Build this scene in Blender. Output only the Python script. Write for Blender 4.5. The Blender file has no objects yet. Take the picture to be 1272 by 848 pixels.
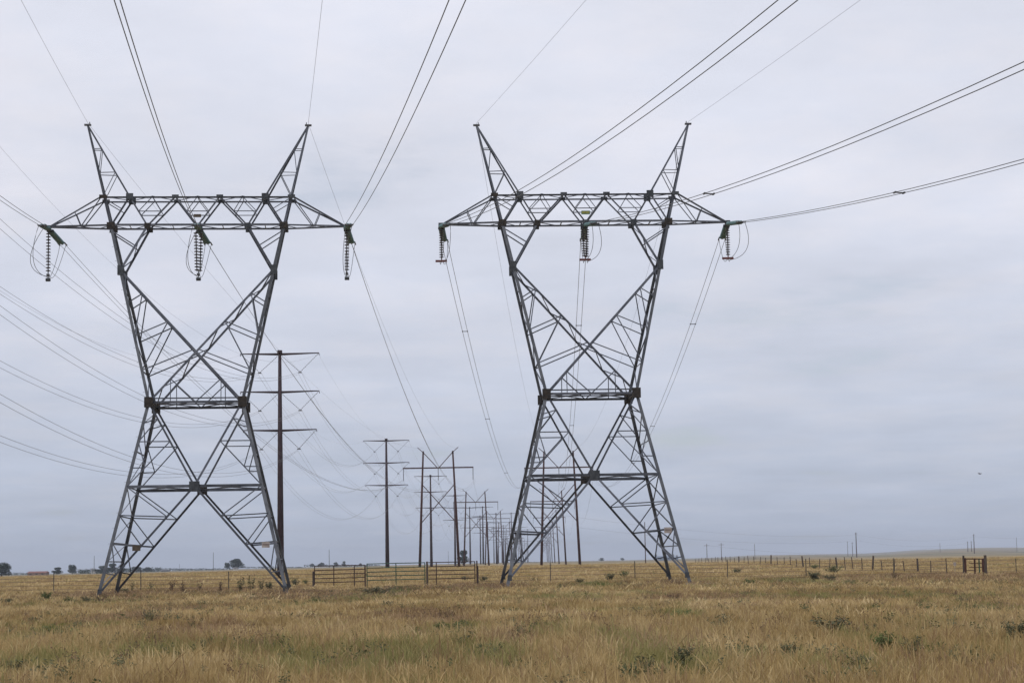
import bpy, math, random
import numpy as np
from mathutils import Vector, Matrix, noise
S = bpy.context.scene
rnd = random.Random(7)

# ------------------------------------------------------------------ camera
F, PITCH, ROLL, EYE = 2467.2, 0.11037, 0.01707, 1.6        # focal length in photo pixels, tilt, roll, eye height
cam = bpy.data.objects.new('camera', bpy.data.cameras.new('camera'))
cam.data.lens = 36 * F / 1272; cam.data.sensor_width = 36
cam.data.clip_start = 0.5; cam.data.clip_end = 40000
fwd = Vector((0, math.cos(PITCH), math.sin(PITCH)))
rt = Vector((1, 0, 0)); up = rt.cross(fwd)
r2 = rt * math.cos(ROLL) - up * math.sin(ROLL)
u2 = rt * math.sin(ROLL) + up * math.cos(ROLL)
cam.matrix_world = Matrix(((r2.x, u2.x, -fwd.x, 0), (r2.y, u2.y, -fwd.y, 0), (r2.z, u2.z, -fwd.z, EYE), (0, 0, 0, 1)))
S.collection.objects.link(cam); S.camera = cam

# ------------------------------------------------------------------ sky and sun
SUN_EL, SUN_AZ = math.radians(48), math.radians(215)       # azimuth clockwise from +Y: behind and to the left of the viewer
W = bpy.data.worlds.new('World'); S.world = W; W.use_nodes = True
nt = W.node_tree; N = nt.nodes; L = nt.links; N.clear()
def nd(t, **k):
    n = N.new(t)
    for a, b in k.items(): setattr(n, a, b)
    return n
sky = nd('ShaderNodeTexSky', sky_type='NISHITA', sun_disc=False); sky.sun_elevation = SUN_EL; sky.sun_rotation = SUN_AZ
tc = nd('ShaderNodeTexCoord'); sep = nd('ShaderNodeSeparateXYZ'); L.new(tc.outputs['Generated'], sep.inputs[0])
den = nd('ShaderNodeMath', operation='MAXIMUM'); den.inputs[1].default_value = 0.0; L.new(sep.outputs[2], den.inputs[0])
den2 = nd('ShaderNodeMath', operation='ADD'); den2.inputs[1].default_value = 0.10; L.new(den.outputs[0], den2.inputs[0])
dv = nd('ShaderNodeVectorMath', operation='DIVIDE'); L.new(tc.outputs['Generated'], dv.inputs[0])
cmb = nd('ShaderNodeCombineXYZ')
for i in range(2): L.new(den2.outputs[0], cmb.inputs[i])
cmb.inputs[2].default_value = 1.0; L.new(cmb.outputs[0], dv.inputs[1])
def cloud(scale, det, rough, off):
    mp = nd('ShaderNodeMapping'); mp.inputs['Location'].default_value = off; mp.inputs['Scale'].default_value = (1.0, 0.9, 0.4)
    L.new(dv.outputs[0], mp.inputs[0])
    n = nd('ShaderNodeTexNoise'); n.inputs['Scale'].default_value = scale; n.inputs['Detail'].default_value = det; n.inputs['Roughness'].default_value = rough
    L.new(mp.outputs[0], n.inputs['Vector']); return n
c1 = cloud(1.15, 7, 0.56, (3.1, 1.7, 0)); c2 = cloud(3.1, 8, 0.6, (8.3, 5.2, 2))
grad = nd('ShaderNodeValToRGB'); cr = grad.color_ramp
L.new(sep.outputs[2], grad.inputs[0])
SKYR = [(0.0, (.46, .52, .65)), (0.045, (.535, .59, .72)), (0.10, (.65, .69, .81)), (0.16, (.73, .76, .87)),
        (0.225, (.775, .80, .905)), (0.30, (.795, .815, .915)), (1.0, (.81, .83, .92))]
cr.elements[0].position = SKYR[0][0]; cr.elements[0].color = (*SKYR[0][1], 1)
cr.elements[1].position = SKYR[-1][0]; cr.elements[1].color = (*SKYR[-1][1], 1)
for p, c in SKYR[1:-1]:
    e = cr.elements.new(p); e.color = (*c, 1)
def mrange(src, a, b, c, d):
    m = nd('ShaderNodeMapRange'); L.new(src, m.inputs[0])
    for i, v in enumerate((a, b, c, d)): m.inputs[i + 1].default_value = v
    return m.outputs[0]
k1 = mrange(c1.outputs[0], .3, .7, .90, 1.07); k2 = mrange(c2.outputs[0], .32, .68, .955, 1.035)
kk = nd('ShaderNodeMath', operation='MULTIPLY'); L.new(k1, kk.inputs[0]); L.new(k2, kk.inputs[1])
sc = nd('ShaderNodeVectorMath', operation='SCALE'); L.new(grad.outputs[0], sc.inputs[0]); L.new(kk.outputs[0], sc.inputs['Scale'])
warm = nd('ShaderNodeMix', data_type='RGBA', blend_type='MULTIPLY'); warm.inputs['B'].default_value = (1.035, 1.0, .965, 1)
L.new(mrange(c2.outputs[0], .45, .7, 0, 1), warm.inputs['Factor']); L.new(sc.outputs[0], warm.inputs['A'])
skys = nd('ShaderNodeVectorMath', operation='SCALE'); skys.inputs['Scale'].default_value = 0.10; L.new(sky.outputs[0], skys.inputs[0])
gap = mrange(c1.outputs[0], .40, .30, .04, .30)
mx = nd('ShaderNodeMix', data_type='RGBA'); L.new(gap, mx.inputs['Factor']); L.new(warm.outputs['Result'], mx.inputs['A']); L.new(skys.outputs[0], mx.inputs['B'])
bg = nd('ShaderNodeBackground'); bg.inputs[1].default_value = 1.0; L.new(mx.outputs['Result'], bg.inputs[0])
wo = nd('ShaderNodeOutputWorld'); L.new(bg.outputs[0], wo.inputs[0])
sun = bpy.data.objects.new('sun', bpy.data.lights.new('sun', 'SUN')); S.collection.objects.link(sun)
sun.data.energy = 1.2; sun.data.angle = math.radians(25); sun.data.color = (1, .97, .92)
sd = Vector((math.sin(SUN_AZ) * math.cos(SUN_EL), math.cos(SUN_AZ) * math.cos(SUN_EL), math.sin(SUN_EL)))
sun.rotation_euler = sd.to_track_quat('Z', 'Y').to_euler()
S.view_settings.view_transform = 'Standard'; S.view_settings.look = 'None'; S.view_settings.exposure = 0; S.view_settings.gamma = 1

# ------------------------------------------------------------------ helpers
COL = S.collection
def at(u, v, D):                     # photo pixel + distance along the ground -> world point
    a, b = u - 636, v - 424
    X = a * math.cos(ROLL) - b * math.sin(ROLL); Y = a * math.sin(ROLL) + b * math.cos(ROLL)
    d = Vector((X, F * math.cos(PITCH) + Y * math.sin(PITCH), F * math.sin(PITCH) - Y * math.cos(PITCH)))
    d *= D / d.y; return Vector((d.x, D, d.z + EYE))
def sstep(a, b, x):
    t = min(1, max(0, (x - a) / (b - a))); return t * t * (3 - 2 * t)
def zg(x, y):                        # ground height
    r = math.hypot(x, y)
    z = .45 * sstep(140, 420, y) + .10 * noise.noise(Vector((x / 22, y / 22, 3))) * sstep(10, 40, r) * (1 - .5 * sstep(150, 400, r))
    z += .35 * noise.noise(Vector((x / 160, y / 160, 1))) * sstep(200, 600, r)
    z -= .0078 * max(0, -x - 20) * sstep(150, 700, r)
    z -= .24 * sstep(60, 105, y) * (1 - sstep(150, 320, y)) * (.5 + .5 * sstep(-5, 15, -x))
    if y > 900:
        a = x / y
        k = sstep(.085, .17, a) * sstep(1200, 3800, y)
        z += k * (5.0 + 3.2 * math.sin(a * 58 + 1.0) + 10 * sstep(.13, .27, a) * sstep(3000, 6500, y)) * (1 + .25 * noise.noise(Vector((x / 500, y / 500, 9))))
        z += sstep(4200, 6500, y) * sstep(.05, .12, a) * (4.0 + 5 * noise.noise(Vector((x / 260, y / 700, 4))))
    return z
def hit(u, v, z=None):               # where the ray of a pixel meets the ground
    D = 60.0
    for _ in range(60):
        p = at(u, v, D); g = zg(p.x, D) if z is None else z
        p1 = at(u, v, 1.0); s = (EYE - p1.z)
        if s <= 1e-5: return Vector((at(u, v, 900).x, 900, zg(at(u, v, 900).x, 900)))
        D = .5 * D + .5 * (EYE - g) / s
    p = at(u, v, D); return Vector((p.x, D, zg(p.x, D)))
def tag(o, label=None, cat=None, group=None, kind=None):
    if label: o['label'] = label
    if cat: o['category'] = cat
    if group: o['group'] = group
    if kind: o['kind'] = kind
    return o
def mesh(name, vs, fs, mat, smooth=False):
    m = bpy.data.meshes.new(name); m.from_pydata([tuple(v) for v in vs], [], fs); m.materials.append(mat)
    if smooth: m.polygons.foreach_set('use_smooth', [True] * len(m.polygons))
    return m
def link(name, m, parent=None, loc=None):
    o = bpy.data.objects.new(name, m); COL.objects.link(o)
    if parent is not None: o.parent = parent
    if loc is not None: o.location = loc
    return o
def empty(name, loc, rz=0): 
    o = link(name, None); o.location = loc; o.rotation_euler = (0, 0, rz); o.empty_display_size = .3; return o
class MB:
    def __init__(s): s.v = []; s.f = []
    def add(s, vs, fs):
        n = len(s.v); s.v += [tuple(v) for v in vs]; s.f += [tuple(i + n for i in f) for f in fs]
    def box(s, c, d, rz=0):
        c = Vector(c); R = Matrix.Rotation(rz, 3, 'Z'); h = [x / 2 for x in d]
        vs = [c + R @ Vector((a * h[0], b * h[1], e * h[2])) for a in (-1, 1) for b in (-1, 1) for e in (-1, 1)]
        s.add(vs, [(0, 1, 3, 2), (4, 6, 7, 5), (0, 4, 5, 1), (2, 3, 7, 6), (0, 2, 6, 4), (1, 5, 7, 3)])
    def tube(s, pts, r, n=6, caps=True):
        pts = [Vector(p) for p in pts]; rs = r if isinstance(r, (list, tuple)) else [r] * len(pts)
        ring = []; base = len(s.v)
        for i, p in enumerate(pts):
            t = (pts[min(i + 1, len(pts) - 1)] - pts[max(i - 1, 0)]).normalized()
            ref = Vector((0, 0, 1)) if abs(t.z) < .9 else Vector((1, 0, 0))
            a = t.cross(ref).normalized(); b = t.cross(a)
            for k in range(n):
                q = 2 * math.pi * k / n; s.v.append(tuple(p + (a * math.cos(q) + b * math.sin(q)) * rs[i]))
        for i in range(len(pts) - 1):
            for k in range(n):
                k2 = (k + 1) % n; s.f.append((base + i * n + k, base + i * n + k2, base + (i + 1) * n + k2, base + (i + 1) * n + k))
        if caps:
            s.f.append(tuple(base + k for k in range(n))[::-1]); s.f.append(tuple(base + (len(pts) - 1) * n + k for k in range(n)))
    def beam(s, p, q, w, h, ref=(0, 0, 1)):
        p, q = Vector(p), Vector(q); t = (q - p).normalized(); r = Vector(ref)
        if abs(t.dot(r)) > .95: r = Vector((0, 1, 0))
        a = t.cross(r).normalized() * w / 2; b = a.cross(t).normalized() * h / 2
        s.add([p - a - b, p + a - b, p + a + b, p - a + b, q - a - b, q + a - b, q + a + b, q - a + b],
              [(0, 3, 2, 1), (4, 5, 6, 7), (0, 1, 5, 4), (1, 2, 6, 5), (2, 3, 7, 6), (3, 0, 4, 7)])
    def build(s, name, mat, parent=None, smooth=False, loc=None): return link(name, mesh(name, s.v, s.f, mat, smooth), parent, loc)
def angle_mesh(name, p, q, w, mat, face=Vector((0, 1, 0)), flip=1):
    """rolled steel angle: one flange across the face, one running back from it"""
    p, q = Vector(p), Vector(q); t = (q - p).normalized()
    b = (face - t * face.dot(t)); b.normalize(); a = t.cross(b) * flip; th = w * .13
    prof = [(0, 0), (w, 0), (w, th), (th, th), (th, w), (0, w)]
    vs = []
    for e in (p, q):
        for x, y in prof: vs.append(e + a * (x - w / 2) + b * y)
    fs = [(i, (i + 1) % 6, 6 + (i + 1) % 6, 6 + i) for i in range(6)] + [(3, 2, 1, 0), (5, 4, 3, 0), (6, 7, 8, 9), (6, 9, 10, 11)]
    return mesh(name, vs, fs, mat)

# ------------------------------------------------------------------ materials
def material(name, c1, c2=None, rough=.8, metal=0.0, scale=3.0, stretch=(1, 1, 1), bump=0.0, coords='Object', detail=4, spread=(.35, .65), spec=.3):
    m = bpy.data.materials.new(name); m.use_nodes = True; t = m.node_tree; b = t.nodes['Principled BSDF']
    b.inputs['Roughness'].default_value = rough; b.inputs['Metallic'].default_value = metal; b.inputs['Specular IOR Level'].default_value = spec
    c2 = c2 or c1
    co = t.nodes.new('ShaderNodeTexCoord'); mp = t.nodes.new('ShaderNodeMapping'); mp.inputs['Scale'].default_value = stretch
    src = co.outputs['Object']
    if coords == 'World': g = t.nodes.new('ShaderNodeNewGeometry'); src = g.outputs['Position']
    t.links.new(src, mp.inputs[0])
    n = t.nodes.new('ShaderNodeTexNoise'); n.inputs['Scale'].default_value = scale; n.inputs['Detail'].default_value = detail
    t.links.new(mp.outputs[0], n.inputs['Vector'])
    r = t.nodes.new('ShaderNodeValToRGB'); r.color_ramp.elements[0].position = spread[0]; r.color_ramp.elements[1].position = spread[1]
    r.color_ramp.elements[0].color = (*c1, 1); r.color_ramp.elements[1].color = (*c2, 1)
    t.links.new(n.outputs[0], r.inputs[0]); t.links.new(r.outputs[0], b.inputs['Base Color'])
    if bump:
        bp = t.nodes.new('ShaderNodeBump'); bp.inputs['Strength'].default_value = bump; t.links.new(n.outputs[0], bp.inputs['Height']); t.links.new(bp.outputs[0], b.inputs['Normal'])
    return m
STEEL = material('weathered_steel', (.050, .056, .072), (.098, .106, .126), .5, .35, 1.6, coords='World', detail=6)
STEELD = material('leg_steel', (.062, .068, .080), (.122, .130, .145), .5, .35, 1.2, coords='World', detail=6)
def vary(m, lo, hi, tint=None):
    t = m.node_tree; b = t.nodes['Principled BSDF']; lk = b.inputs['Base Color'].links[0].from_socket
    oi = t.nodes.new('ShaderNodeObjectInfo'); mr = t.nodes.new('ShaderNodeMapRange'); mr.inputs[3].default_value = lo; mr.inputs[4].default_value = hi; t.links.new(oi.outputs['Random'], mr.inputs[0])
    sc_ = t.nodes.new('ShaderNodeVectorMath'); sc_.operation = 'SCALE'; t.links.new(lk, sc_.inputs[0]); t.links.new(mr.outputs[0], sc_.inputs['Scale']); t.links.new(sc_.outputs[0], b.inputs['Base Color'])
vary(STEEL, .65, 1.45); vary(STEELD, .8, 1.25)
RUST = material('stained_plate', (.020, .018, .017), (.046, .037, .030), .8, .2, 5)
PLATE = material('gusset_steel', (.032, .037, .043), (.07, .078, .088), .6, .35, 4)
GLASS = material('green_glass', (.085, .165, .175), (.14, .245, .26), .25, 0, 9, spec=.6)
PORC = material('brown_porcelain', (.016, .012, .015), (.035, .024, .028), .25, 0, 6, spec=.6)
HARD = material('line_hardware', (.06, .06, .065), (.11, .11, .115), .5, .5, 8)
REDH = material('red_yoke', (.10, .03, .03), (.14, .05, .045), .6, 0, 8)
WIRE = material('conductor', (.085, .088, .095), (.12, .125, .13), .5, .4, 2)
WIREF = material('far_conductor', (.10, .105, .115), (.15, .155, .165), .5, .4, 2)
WOOD = material('creosoted_wood', (.026, .012, .011), (.075, .030, .024), .85, 0, 3, (6, 6, .5), coords='World')
CORTEN = material('weathering_steel_pole', (.022, .013, .017), (.048, .026, .030), .7, .2, 2, (3, 3, .6), coords='World')
PIPE = material('panel_pipe', (.030, .016, .014), (.06, .032, .026), .65, .1, 6)
GREENP = material('green_gate_paint', (.010, .045, .028), (.018, .075, .045), .5, 0, 6)
POSTW = material('grey_fence_wood', (.04, .030, .026), (.10, .078, .064), .9, 0, 4, (8, 8, .6))
POSTS = material('steel_t_post', (.03, .035, .032), (.07, .065, .06), .7, .1, 5)
BARB = material('barbed_wire', (.07, .055, .05), (.12, .10, .09), .7, .2, 4)
CONC = material('concrete', (.38, .37, .34), (.50, .48, .44), .9, 0, 5)
BARK = material('bark', (.05, .04, .03), (.09, .07, .055), .9, 0, 4)
LEAFT = material('tree_leaves', (.012, .024, .016), (.032, .052, .028), .7, 0, .8, coords='World')
MATS = {}
def leafmat(name, a, b, sc_=3.0):
    m = material(name, a, b, .75, 0, sc_, coords='World', spec=.15); MATS[name] = m; return m
leafmat('weed_dark', (.062, .072, .040), (.125, .130, .072)); leafmat('weed_green', (.065, .095, .032), (.13, .165, .06))
leafmat('weed_sage', (.10, .11, .065), (.17, .165, .095)); leafmat('weed_brown', (.08, .050, .036), (.16, .10, .065)); leafmat('weed_bright', (.09, .14, .035), (.17, .21, .06))
leafmat('weed_stem', (.09, .07, .04), (.16, .12, .07))

# ------------------------------------------------------------------ ground
def ground_material():
    m = bpy.data.materials.new('dry_prairie_ground'); m.use_nodes = True; t = m.node_tree; b = t.nodes['Principled BSDF']
    b.inputs['Roughness'].default_value = .95; b.inputs['Specular IOR Level'].default_value = .1
    g = t.nodes.new('ShaderNodeNewGeometry'); ln = t.links.new
    def nz(scale, st, det=5, ro=.6):
        mp = t.nodes.new('ShaderNodeMapping'); mp.inputs['Scale'].default_value = st; ln(g.outputs['Position'], mp.inputs[0])
        n = t.nodes.new('ShaderNodeTexNoise'); n.inputs['Scale'].default_value = scale; n.inputs['Detail'].default_value = det; n.inputs['Roughness'].default_value = ro
        ln(mp.outputs[0], n.inputs['Vector']); return n.outputs[0]
    def ramp(src, *st):
        r = t.nodes.new('ShaderNodeValToRGB'); e = r.color_ramp.elements
        e[0].position, e[0].color = st[0][0], (*st[0][1], 1); e[1].position, e[1].color = st[-1][0], (*st[-1][1], 1)
        for p, c in st[1:-1]: x = e.new(p); x.color = (*c, 1)
        ln(src, r.inputs[0]); return r.outputs[0]
    def mix(f, a, b_, bt='MIX'):
        x = t.nodes.new('ShaderNodeMix'); x.data_type = 'RGBA'; x.blend_type = bt
        if isinstance(f, float): x.inputs['Factor'].default_value = f
        else: ln(f, x.inputs['Factor'])
        ln(a, x.inputs['A']); ln(b_, x.inputs['B']); return x.outputs['Result']
    base = ramp(nz(.06, (1, 1, 1), 6), (.3, (.28, .21, .11)), (.5, (.38, .285, .155)), (.7, (.46, .355, .205)))
    fine = ramp(nz(2.2, (1, .6, 1), 6, .7), (.3, (.20, .15, .085)), (.5, (.38, .285, .155)), (.72, (.52, .41, .235)))
    c = mix(.5, base, fine)
    mid = ramp(nz(.35, (.8, .3, 1), 5, .65), (.36, (.55, .55, .5)), (.52, (1, 1, 1)), (.7, (1.1, 1.08, 1.0)))
    c = mix(.7, c, mid, 'MULTIPLY')
    gf = ramp(nz(.018, (1, .7, 1), 4), (.52, (0, 0, 0)), (.66, (1, 1, 1)))
    gr = ramp(nz(.5, (1, 1, 1)), (.3, (.16, .155, .065)), (.7, (.28, .25, .115)))
    gm = t.nodes.new('ShaderNodeMath'); gm.operation = 'MULTIPLY'; gm.inputs[1].default_value = .45; ln(gf, gm.inputs[0])
    c = mix(gm.outputs[0], c, gr)
    # beyond the field the rangeland is paler and greener
    s = t.nodes.new('ShaderNodeSeparateXYZ'); ln(g.outputs['Position'], s.inputs[0])
    fr = t.nodes.new('ShaderNodeMapRange'); fr.inputs[1].default_value = 520; fr.inputs[2].default_value = 1500; ln(s.outputs[1], fr.inputs[0])
    far = ramp(nz(.006, (.6, .25, 1), 6), (.38, (.11, .115, .075)), (.5, (.27, .21, .13)), (.60, (.15, .145, .09)))
    c = mix(fr.outputs[0], c, far)
    ln(c, b.inputs['Base Color'])
    bp = t.nodes.new('ShaderNodeBump'); bp.inputs['Strength'].default_value = .6; bp.inputs['Distance'].default_value = .15
    ln(nz(3, (1, 1, 1), 6, .7), bp.inputs['Height']); ln(bp.outputs[0], b.inputs['Normal']); return m
angs = []
a = -180.0
while a < 180:
    angs.append(a); a += .35 if abs(a) < 22 else 4.0
radii = [0] + [4 * 1.055 ** k for k in range(160)]
radii = [r for r in radii if r < 11000] + [11000]
gv, gf = [(0, 0, zg(0, 0))], []
na = len(angs)
for r in radii[1:]:
    for a in angs:
        x, y = r * math.sin(math.radians(a)), r * math.cos(math.radians(a)); gv.append((x, y, zg(x, y)))
for k in range(na): gf.append((0, 1 + (k + 1) % na, 1 + k))
for i in range(len(radii) - 2):
    for k in range(na):
        k2 = (k + 1) % na; gf.append((1 + i * na + k, 1 + i * na + k2, 1 + (i + 1) * na + k2, 1 + (i + 1) * na + k))
ground = link('ground', mesh('ground', gv, gf, ground_material(), True)); tag(ground, kind='structure')
tag(ground, 'wide dry grassland rising to low hills on the right horizon')

# ------------------------------------------------------------------ lattice towers
D_ = dict(bx=5.531, by=4.711, kz=6.461, wx=2.839, wy=2.408, wz=11.635, nz=19.964, cx=5.363, cy=.785, cz=22.823, vx=3.102, tx=5.95, ty=.842, tz=24.664, ix=4.208, px=6.92, pz=29.374, ax=9.3)
def leg_low(sx, sy, z):     # leg centreline below the waist
    t = (D_['wz'] - z) / D_['wz']; return Vector((sx * (D_['wx'] + (D_['bx'] - D_['wx']) * t), sy * (D_['wy'] + (D_['by'] - D_['wy']) * t), z))
def leg_up(sx, sy, z):
    t = (z - D_['wz']) / (D_['cz'] - D_['wz']); return Vector((sx * (D_['wx'] + (D_['cx'] - D_['wx']) * t), sy * (D_['wy'] + (D_['cy'] - D_['wy']) * t), z))
def build_tower(loc, yaw):
    T = empty('lattice_tower', loc, yaw)
    Yf = Vector((0, 1, 0)); Xf = Vector((1, 0, 0))
    def m(name, p, q, w, face=None, flip=1, mat=None):
        p, q = Vector(p), Vector(q)
        return link(name, angle_mesh(name, p, q, w * .86, mat or STEEL, face or Yf, flip), T)
    def plate(p, w, h, th, mat, rx=0):
        b = MB(); b.box(p, (w, th, h), rx); b.build('gusset_plate', mat, T)
    lerp = lambda a, b, t: Vector(a).lerp(Vector(b), t)
    foot = {}
    for sy in (-1, 1):
        fc = Yf * -sy
        X = Vector((0, leg_low(0, sy, D_['kz']).y, D_['kz']))
        for sx in (-1, 1):
            Wp = leg_low(sx, sy, D_['wz']); ft = leg_low(sx, sy, .12); deep = leg_low(sx, sy, -.9); K = leg_low(sx, sy, D_['kz'])
            kn = leg_up(sx, sy, D_['nz']); C = leg_up(sx, sy, D_['cz']); foot[sx, sy] = ft
            m('leg', deep, Wp, .23, fc, sx * -sy, STEELD); m('leg', Wp, C, .21, fc, sx * -sy, STEELD)
            # lower panel
            m('main_diagonal', Wp, X, .14, fc, sx * sy); m('main_diagonal', X, ft, .15, fc, sx * sy)
            m('horizontal_strut', K, X, .20, fc)
            lg = lambda t: lerp(Wp, K, t); dg = lambda t: lerp(Wp, X, t)
            for p, q in ((lg(.25), dg(.20)), (lg(.47), dg(.20)), (lg(.47), dg(.47)), (K, dg(.47)), (lg(.78), lerp(K, dg(.47), .42)), (lg(.47), lerp(K, dg(.47), .42))):
                m('brace', p, q, .075, fc)
            lg = lambda t: lerp(K, ft, t); dg = lambda t: lerp(X, ft, t)
            for i, (p, q) in enumerate(((lg(0), dg(.29)), (lg(.27), dg(.29)), (lg(.27), dg(.56)), (lg(.54), dg(.56)), (lg(.54), dg(.83)), (lg(.81), dg(.83)))):
                m('brace', p, q, .115 if i == 3 else .08, fc)
            # waist to cross-arm
            Wo = leg_low(-sx, sy, D_['wz']); cr = lerp(kn, Wo, kn.x / (kn.x - Wo.x))
            m('main_diagonal', kn, Wo, .16, fc, sx)
            lg = lambda t: lerp(kn, Wp, t); dg = lambda t: lerp(kn, cr, t)
            for p, q in ((lg(.25), dg(.29)), (lg(.5), dg(.29)), (lg(.5), dg(.63)), (lg(.76), dg(.63)), (lg(.76), dg(.97))):
                m('brace', p, q, .08, fc)
            up_ = lerp(Wp, cr, .46); mid = Vector((0, Wp.y, Wp.z))
            m('brace', up_, mid, .08, fc); m('brace', up_, (up_.x, Wp.y, Wp.z), .06, fc)
            # head
            V = Vector((sx * D_['vx'], sy * D_['cy'], D_['cz']))
            m('head_brace', kn, V, .17, fc, sx); m('brace', lerp(C, kn, .12), lerp(V, kn, .45), .08, fc); 
            TO = Vector((sx * D_['tx'], sy * D_['ty'], D_['tz'])); TI = Vector((sx * D_['ix'], sy * D_['ty'], D_['tz'])); TM = Vector((sx * 1.38, sy * D_['ty'], D_['tz']))
            LO = lerp(C, (sx * D_['px'], 0, D_['pz']), (D_['tz'] - D_['cz']) / (D_['pz'] - D_['cz'])); LO.y = sy * .62
            PK = Vector((sx * D_['px'], sy * .07, D_['pz'])); TIP = Vector((sx * D_['ax'], sy * .10, D_['cz'] + .02)); M = Vector((0, sy * D_['cy'], D_['cz']))
            m('peak_leg', C, LO, .16, fc); m('peak_leg', LO, PK, .13, fc); m('peak_leg', TI, PK, .12, fc)
            for t in (.33, .66): m('brace', lerp(PK, LO, t), lerp(PK, TI, t), .055, fc)
            m('brace', lerp(PK, TI, .33), lerp(PK, LO, .66), .055, fc); m('brace', lerp(PK, TI, .66), lerp(LO, PK, .03), .055, fc)
            m('crossarm_diagonal', C, TI, .12, fc); m('crossarm_diagonal', V, TI, .11, fc); m('crossarm_diagonal', V, TM, .11, fc); m('crossarm_diagonal', M, TM, .11, fc)
            m('brace', TO, lerp(TI, C, .42), .06, fc)
            # arm out to the tip
            m('arm_chord', TO, TIP, .11, fc); m('arm_chord', C, TIP, .12, Vector((0, 0, 1)))
            a1 = lerp(TIP, TO, .50); b1 = lerp(TIP, C, .52)
            m('brace', a1, b1, .06, fc); m('brace', b1, TO, .07, fc)
            # inverted triangle fillers
            p, q, tp = lerp(V, TI, .5), lerp(V, TM, .5), (TI + TM) / 2
            m('brace', p, q, .06, fc); m('brace', p, tp, .055, fc); m('brace', q, tp, .055, fc)
            p, q = lerp(M, TM, .5), Vector((0, sy * D_['ty'], D_['tz']))
            m('brace', p, q, .055, fc)
            # plates
            plate(Wp + Vector((0, -sy * -.04, 0)), .52, .62, .34, RUST if rnd.random() < .8 else PLATE, 0)
            plate(C + Vector((0, 0, .02)), .50, .40, .16, RUST); plate(V, .38, .34, .14, RUST if sx < 0 else PLATE)
            plate(TI, .44, .40, .13, PLATE); plate(TO - Vector((sx * .1, 0, 0)), .46, .22, .12, RUST if sx < 0 else PLATE); plate(TM, .42, .22, .12, PLATE)
            plate(kn, .36, .60, .15, PLATE); plate(lerp(leg_low(sx, sy, .12), X, .010) + Vector((0, 0, .02)), .26, .34, .06, PLATE)
            b = MB(); b.tube([leg_low(sx, sy, -1.2), leg_low(sx, sy, -.62)], .34, 10); b.build('footing', CONC, T)
        m('waist_strut', leg_low(-1, sy, D_['wz']), leg_low(1, sy, D_['wz']), .16, fc)
        m('waist_strut', leg_low(-1, sy, D_['wz'] + .24) , leg_low(1, sy, D_['wz'] + .24), .09, fc)
        m('crossarm_chord', (-D_['tx'], sy * D_['ty'], D_['tz']), (D_['tx'], sy * D_['ty'], D_['tz']), .12, Vector((0, 0, -1)), sy)
        m('crossarm_chord', (-D_['cx'], sy * D_['cy'], D_['cz']), (D_['cx'], sy * D_['cy'], D_['cz']), .14, Vector((0, 0, 1)), sy)
        m('brace', (-.69, sy * .81, (D_['cz'] + D_['tz']) / 2), (.69, sy * .81, (D_['cz'] + D_['tz']) / 2), .06, fc)
        plate(X, .62, .56, .22, PLATE if sy < 0 else RUST); plate((0, sy * D_['cy'], D_['cz']), .40, .32, .13, PLATE)
    # faces between the near and the far frame
    for sx in (-1, 1):
        fx = Xf * -sx
        zs = [.6, 2.0, 3.1, 4.7, 6.461, 8.6, 10.3, 11.3]
        for i in range(len(zs) - 1):
            s = 1 if i % 2 else -1
            m('lacing', leg_low(sx, s, zs[i]), leg_low(sx, -s, zs[i + 1]), .07, fx)
            if i in (1, 3): m('lacing', leg_low(sx, -s, zs[i]), leg_low(sx, s, zs[i + 1]), .07, fx)
        for z in (2.0, 3.1, 4.7, 6.461, 8.6): m('side_strut', leg_low(sx, -1, z), leg_low(sx, 1, z), .08, fx)
        m('side_strut', leg_low(sx, -1, D_['wz']), leg_low(sx, 1, D_['wz']), .12, fx)
        zs = [11.9, 13.6, 15.4, 17.0, 18.5, 19.96, 21.3, 22.6]
        for i in range(len(zs) - 1):
            s = 1 if i % 2 else -1; m('lacing', leg_up(sx, s, zs[i]), leg_up(sx, -s, zs[i + 1]), .07, fx)
            if i in (1, 4): m('side_strut', leg_up(sx, -1, zs[i]), leg_up(sx, 1, zs[i]), .07, fx)
        # lacing between the paired diagonals
        for (A, B, n) in ((leg_up(sx, 1, D_['nz']), leg_low(-sx, 1, D_['wz']), 9),):
            for i in range(n):
                p, q = lerp(A, B, i / n), lerp(A, B, (i + 1) / n); s = 1 if i % 2 else -1
                p.y *= s; q.y *= -s; m('lacing', p, q, .07, Vector((0, 0, 1)))
        A, B = leg_up(sx, 1, D_['nz']), Vector((sx * D_['vx'], D_['cy'], D_['cz']))
        for i in range(3):
            p, q = lerp(A, B, i / 3), lerp(A, B, (i + 1) / 3); s = 1 if i % 2 else -1; p.y *= s; q.y *= -s; m('lacing', p, q, .06, Vector((0, 0, 1)))
        A, B = leg_low(sx, 1, D_['kz']), Vector((0, leg_low(0, 1, D_['kz']).y, D_['kz']))
        m('plan_brace', (A.x, A.y, A.z), (B.x, -B.y, B.z), .08, Vector((0, 0, 1))); m('plan_brace', (A.x, -A.y, A.z), B, .08, Vector((0, 0, 1)))
        m('plan_brace', leg_low(sx, 1, D_['wz']), (0, -D_['wy'], D_['wz']), .08, Vector((0, 0, 1))); m('plan_brace', leg_low(sx, -1, D_['wz']), (0, D_['wy'], D_['wz']), .08, Vector((0, 0, 1)))
        # arm lacing (plan)
        tip = Vector((sx * D_['ax'], 0, D_['cz'] + .02)); hp = []
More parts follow.
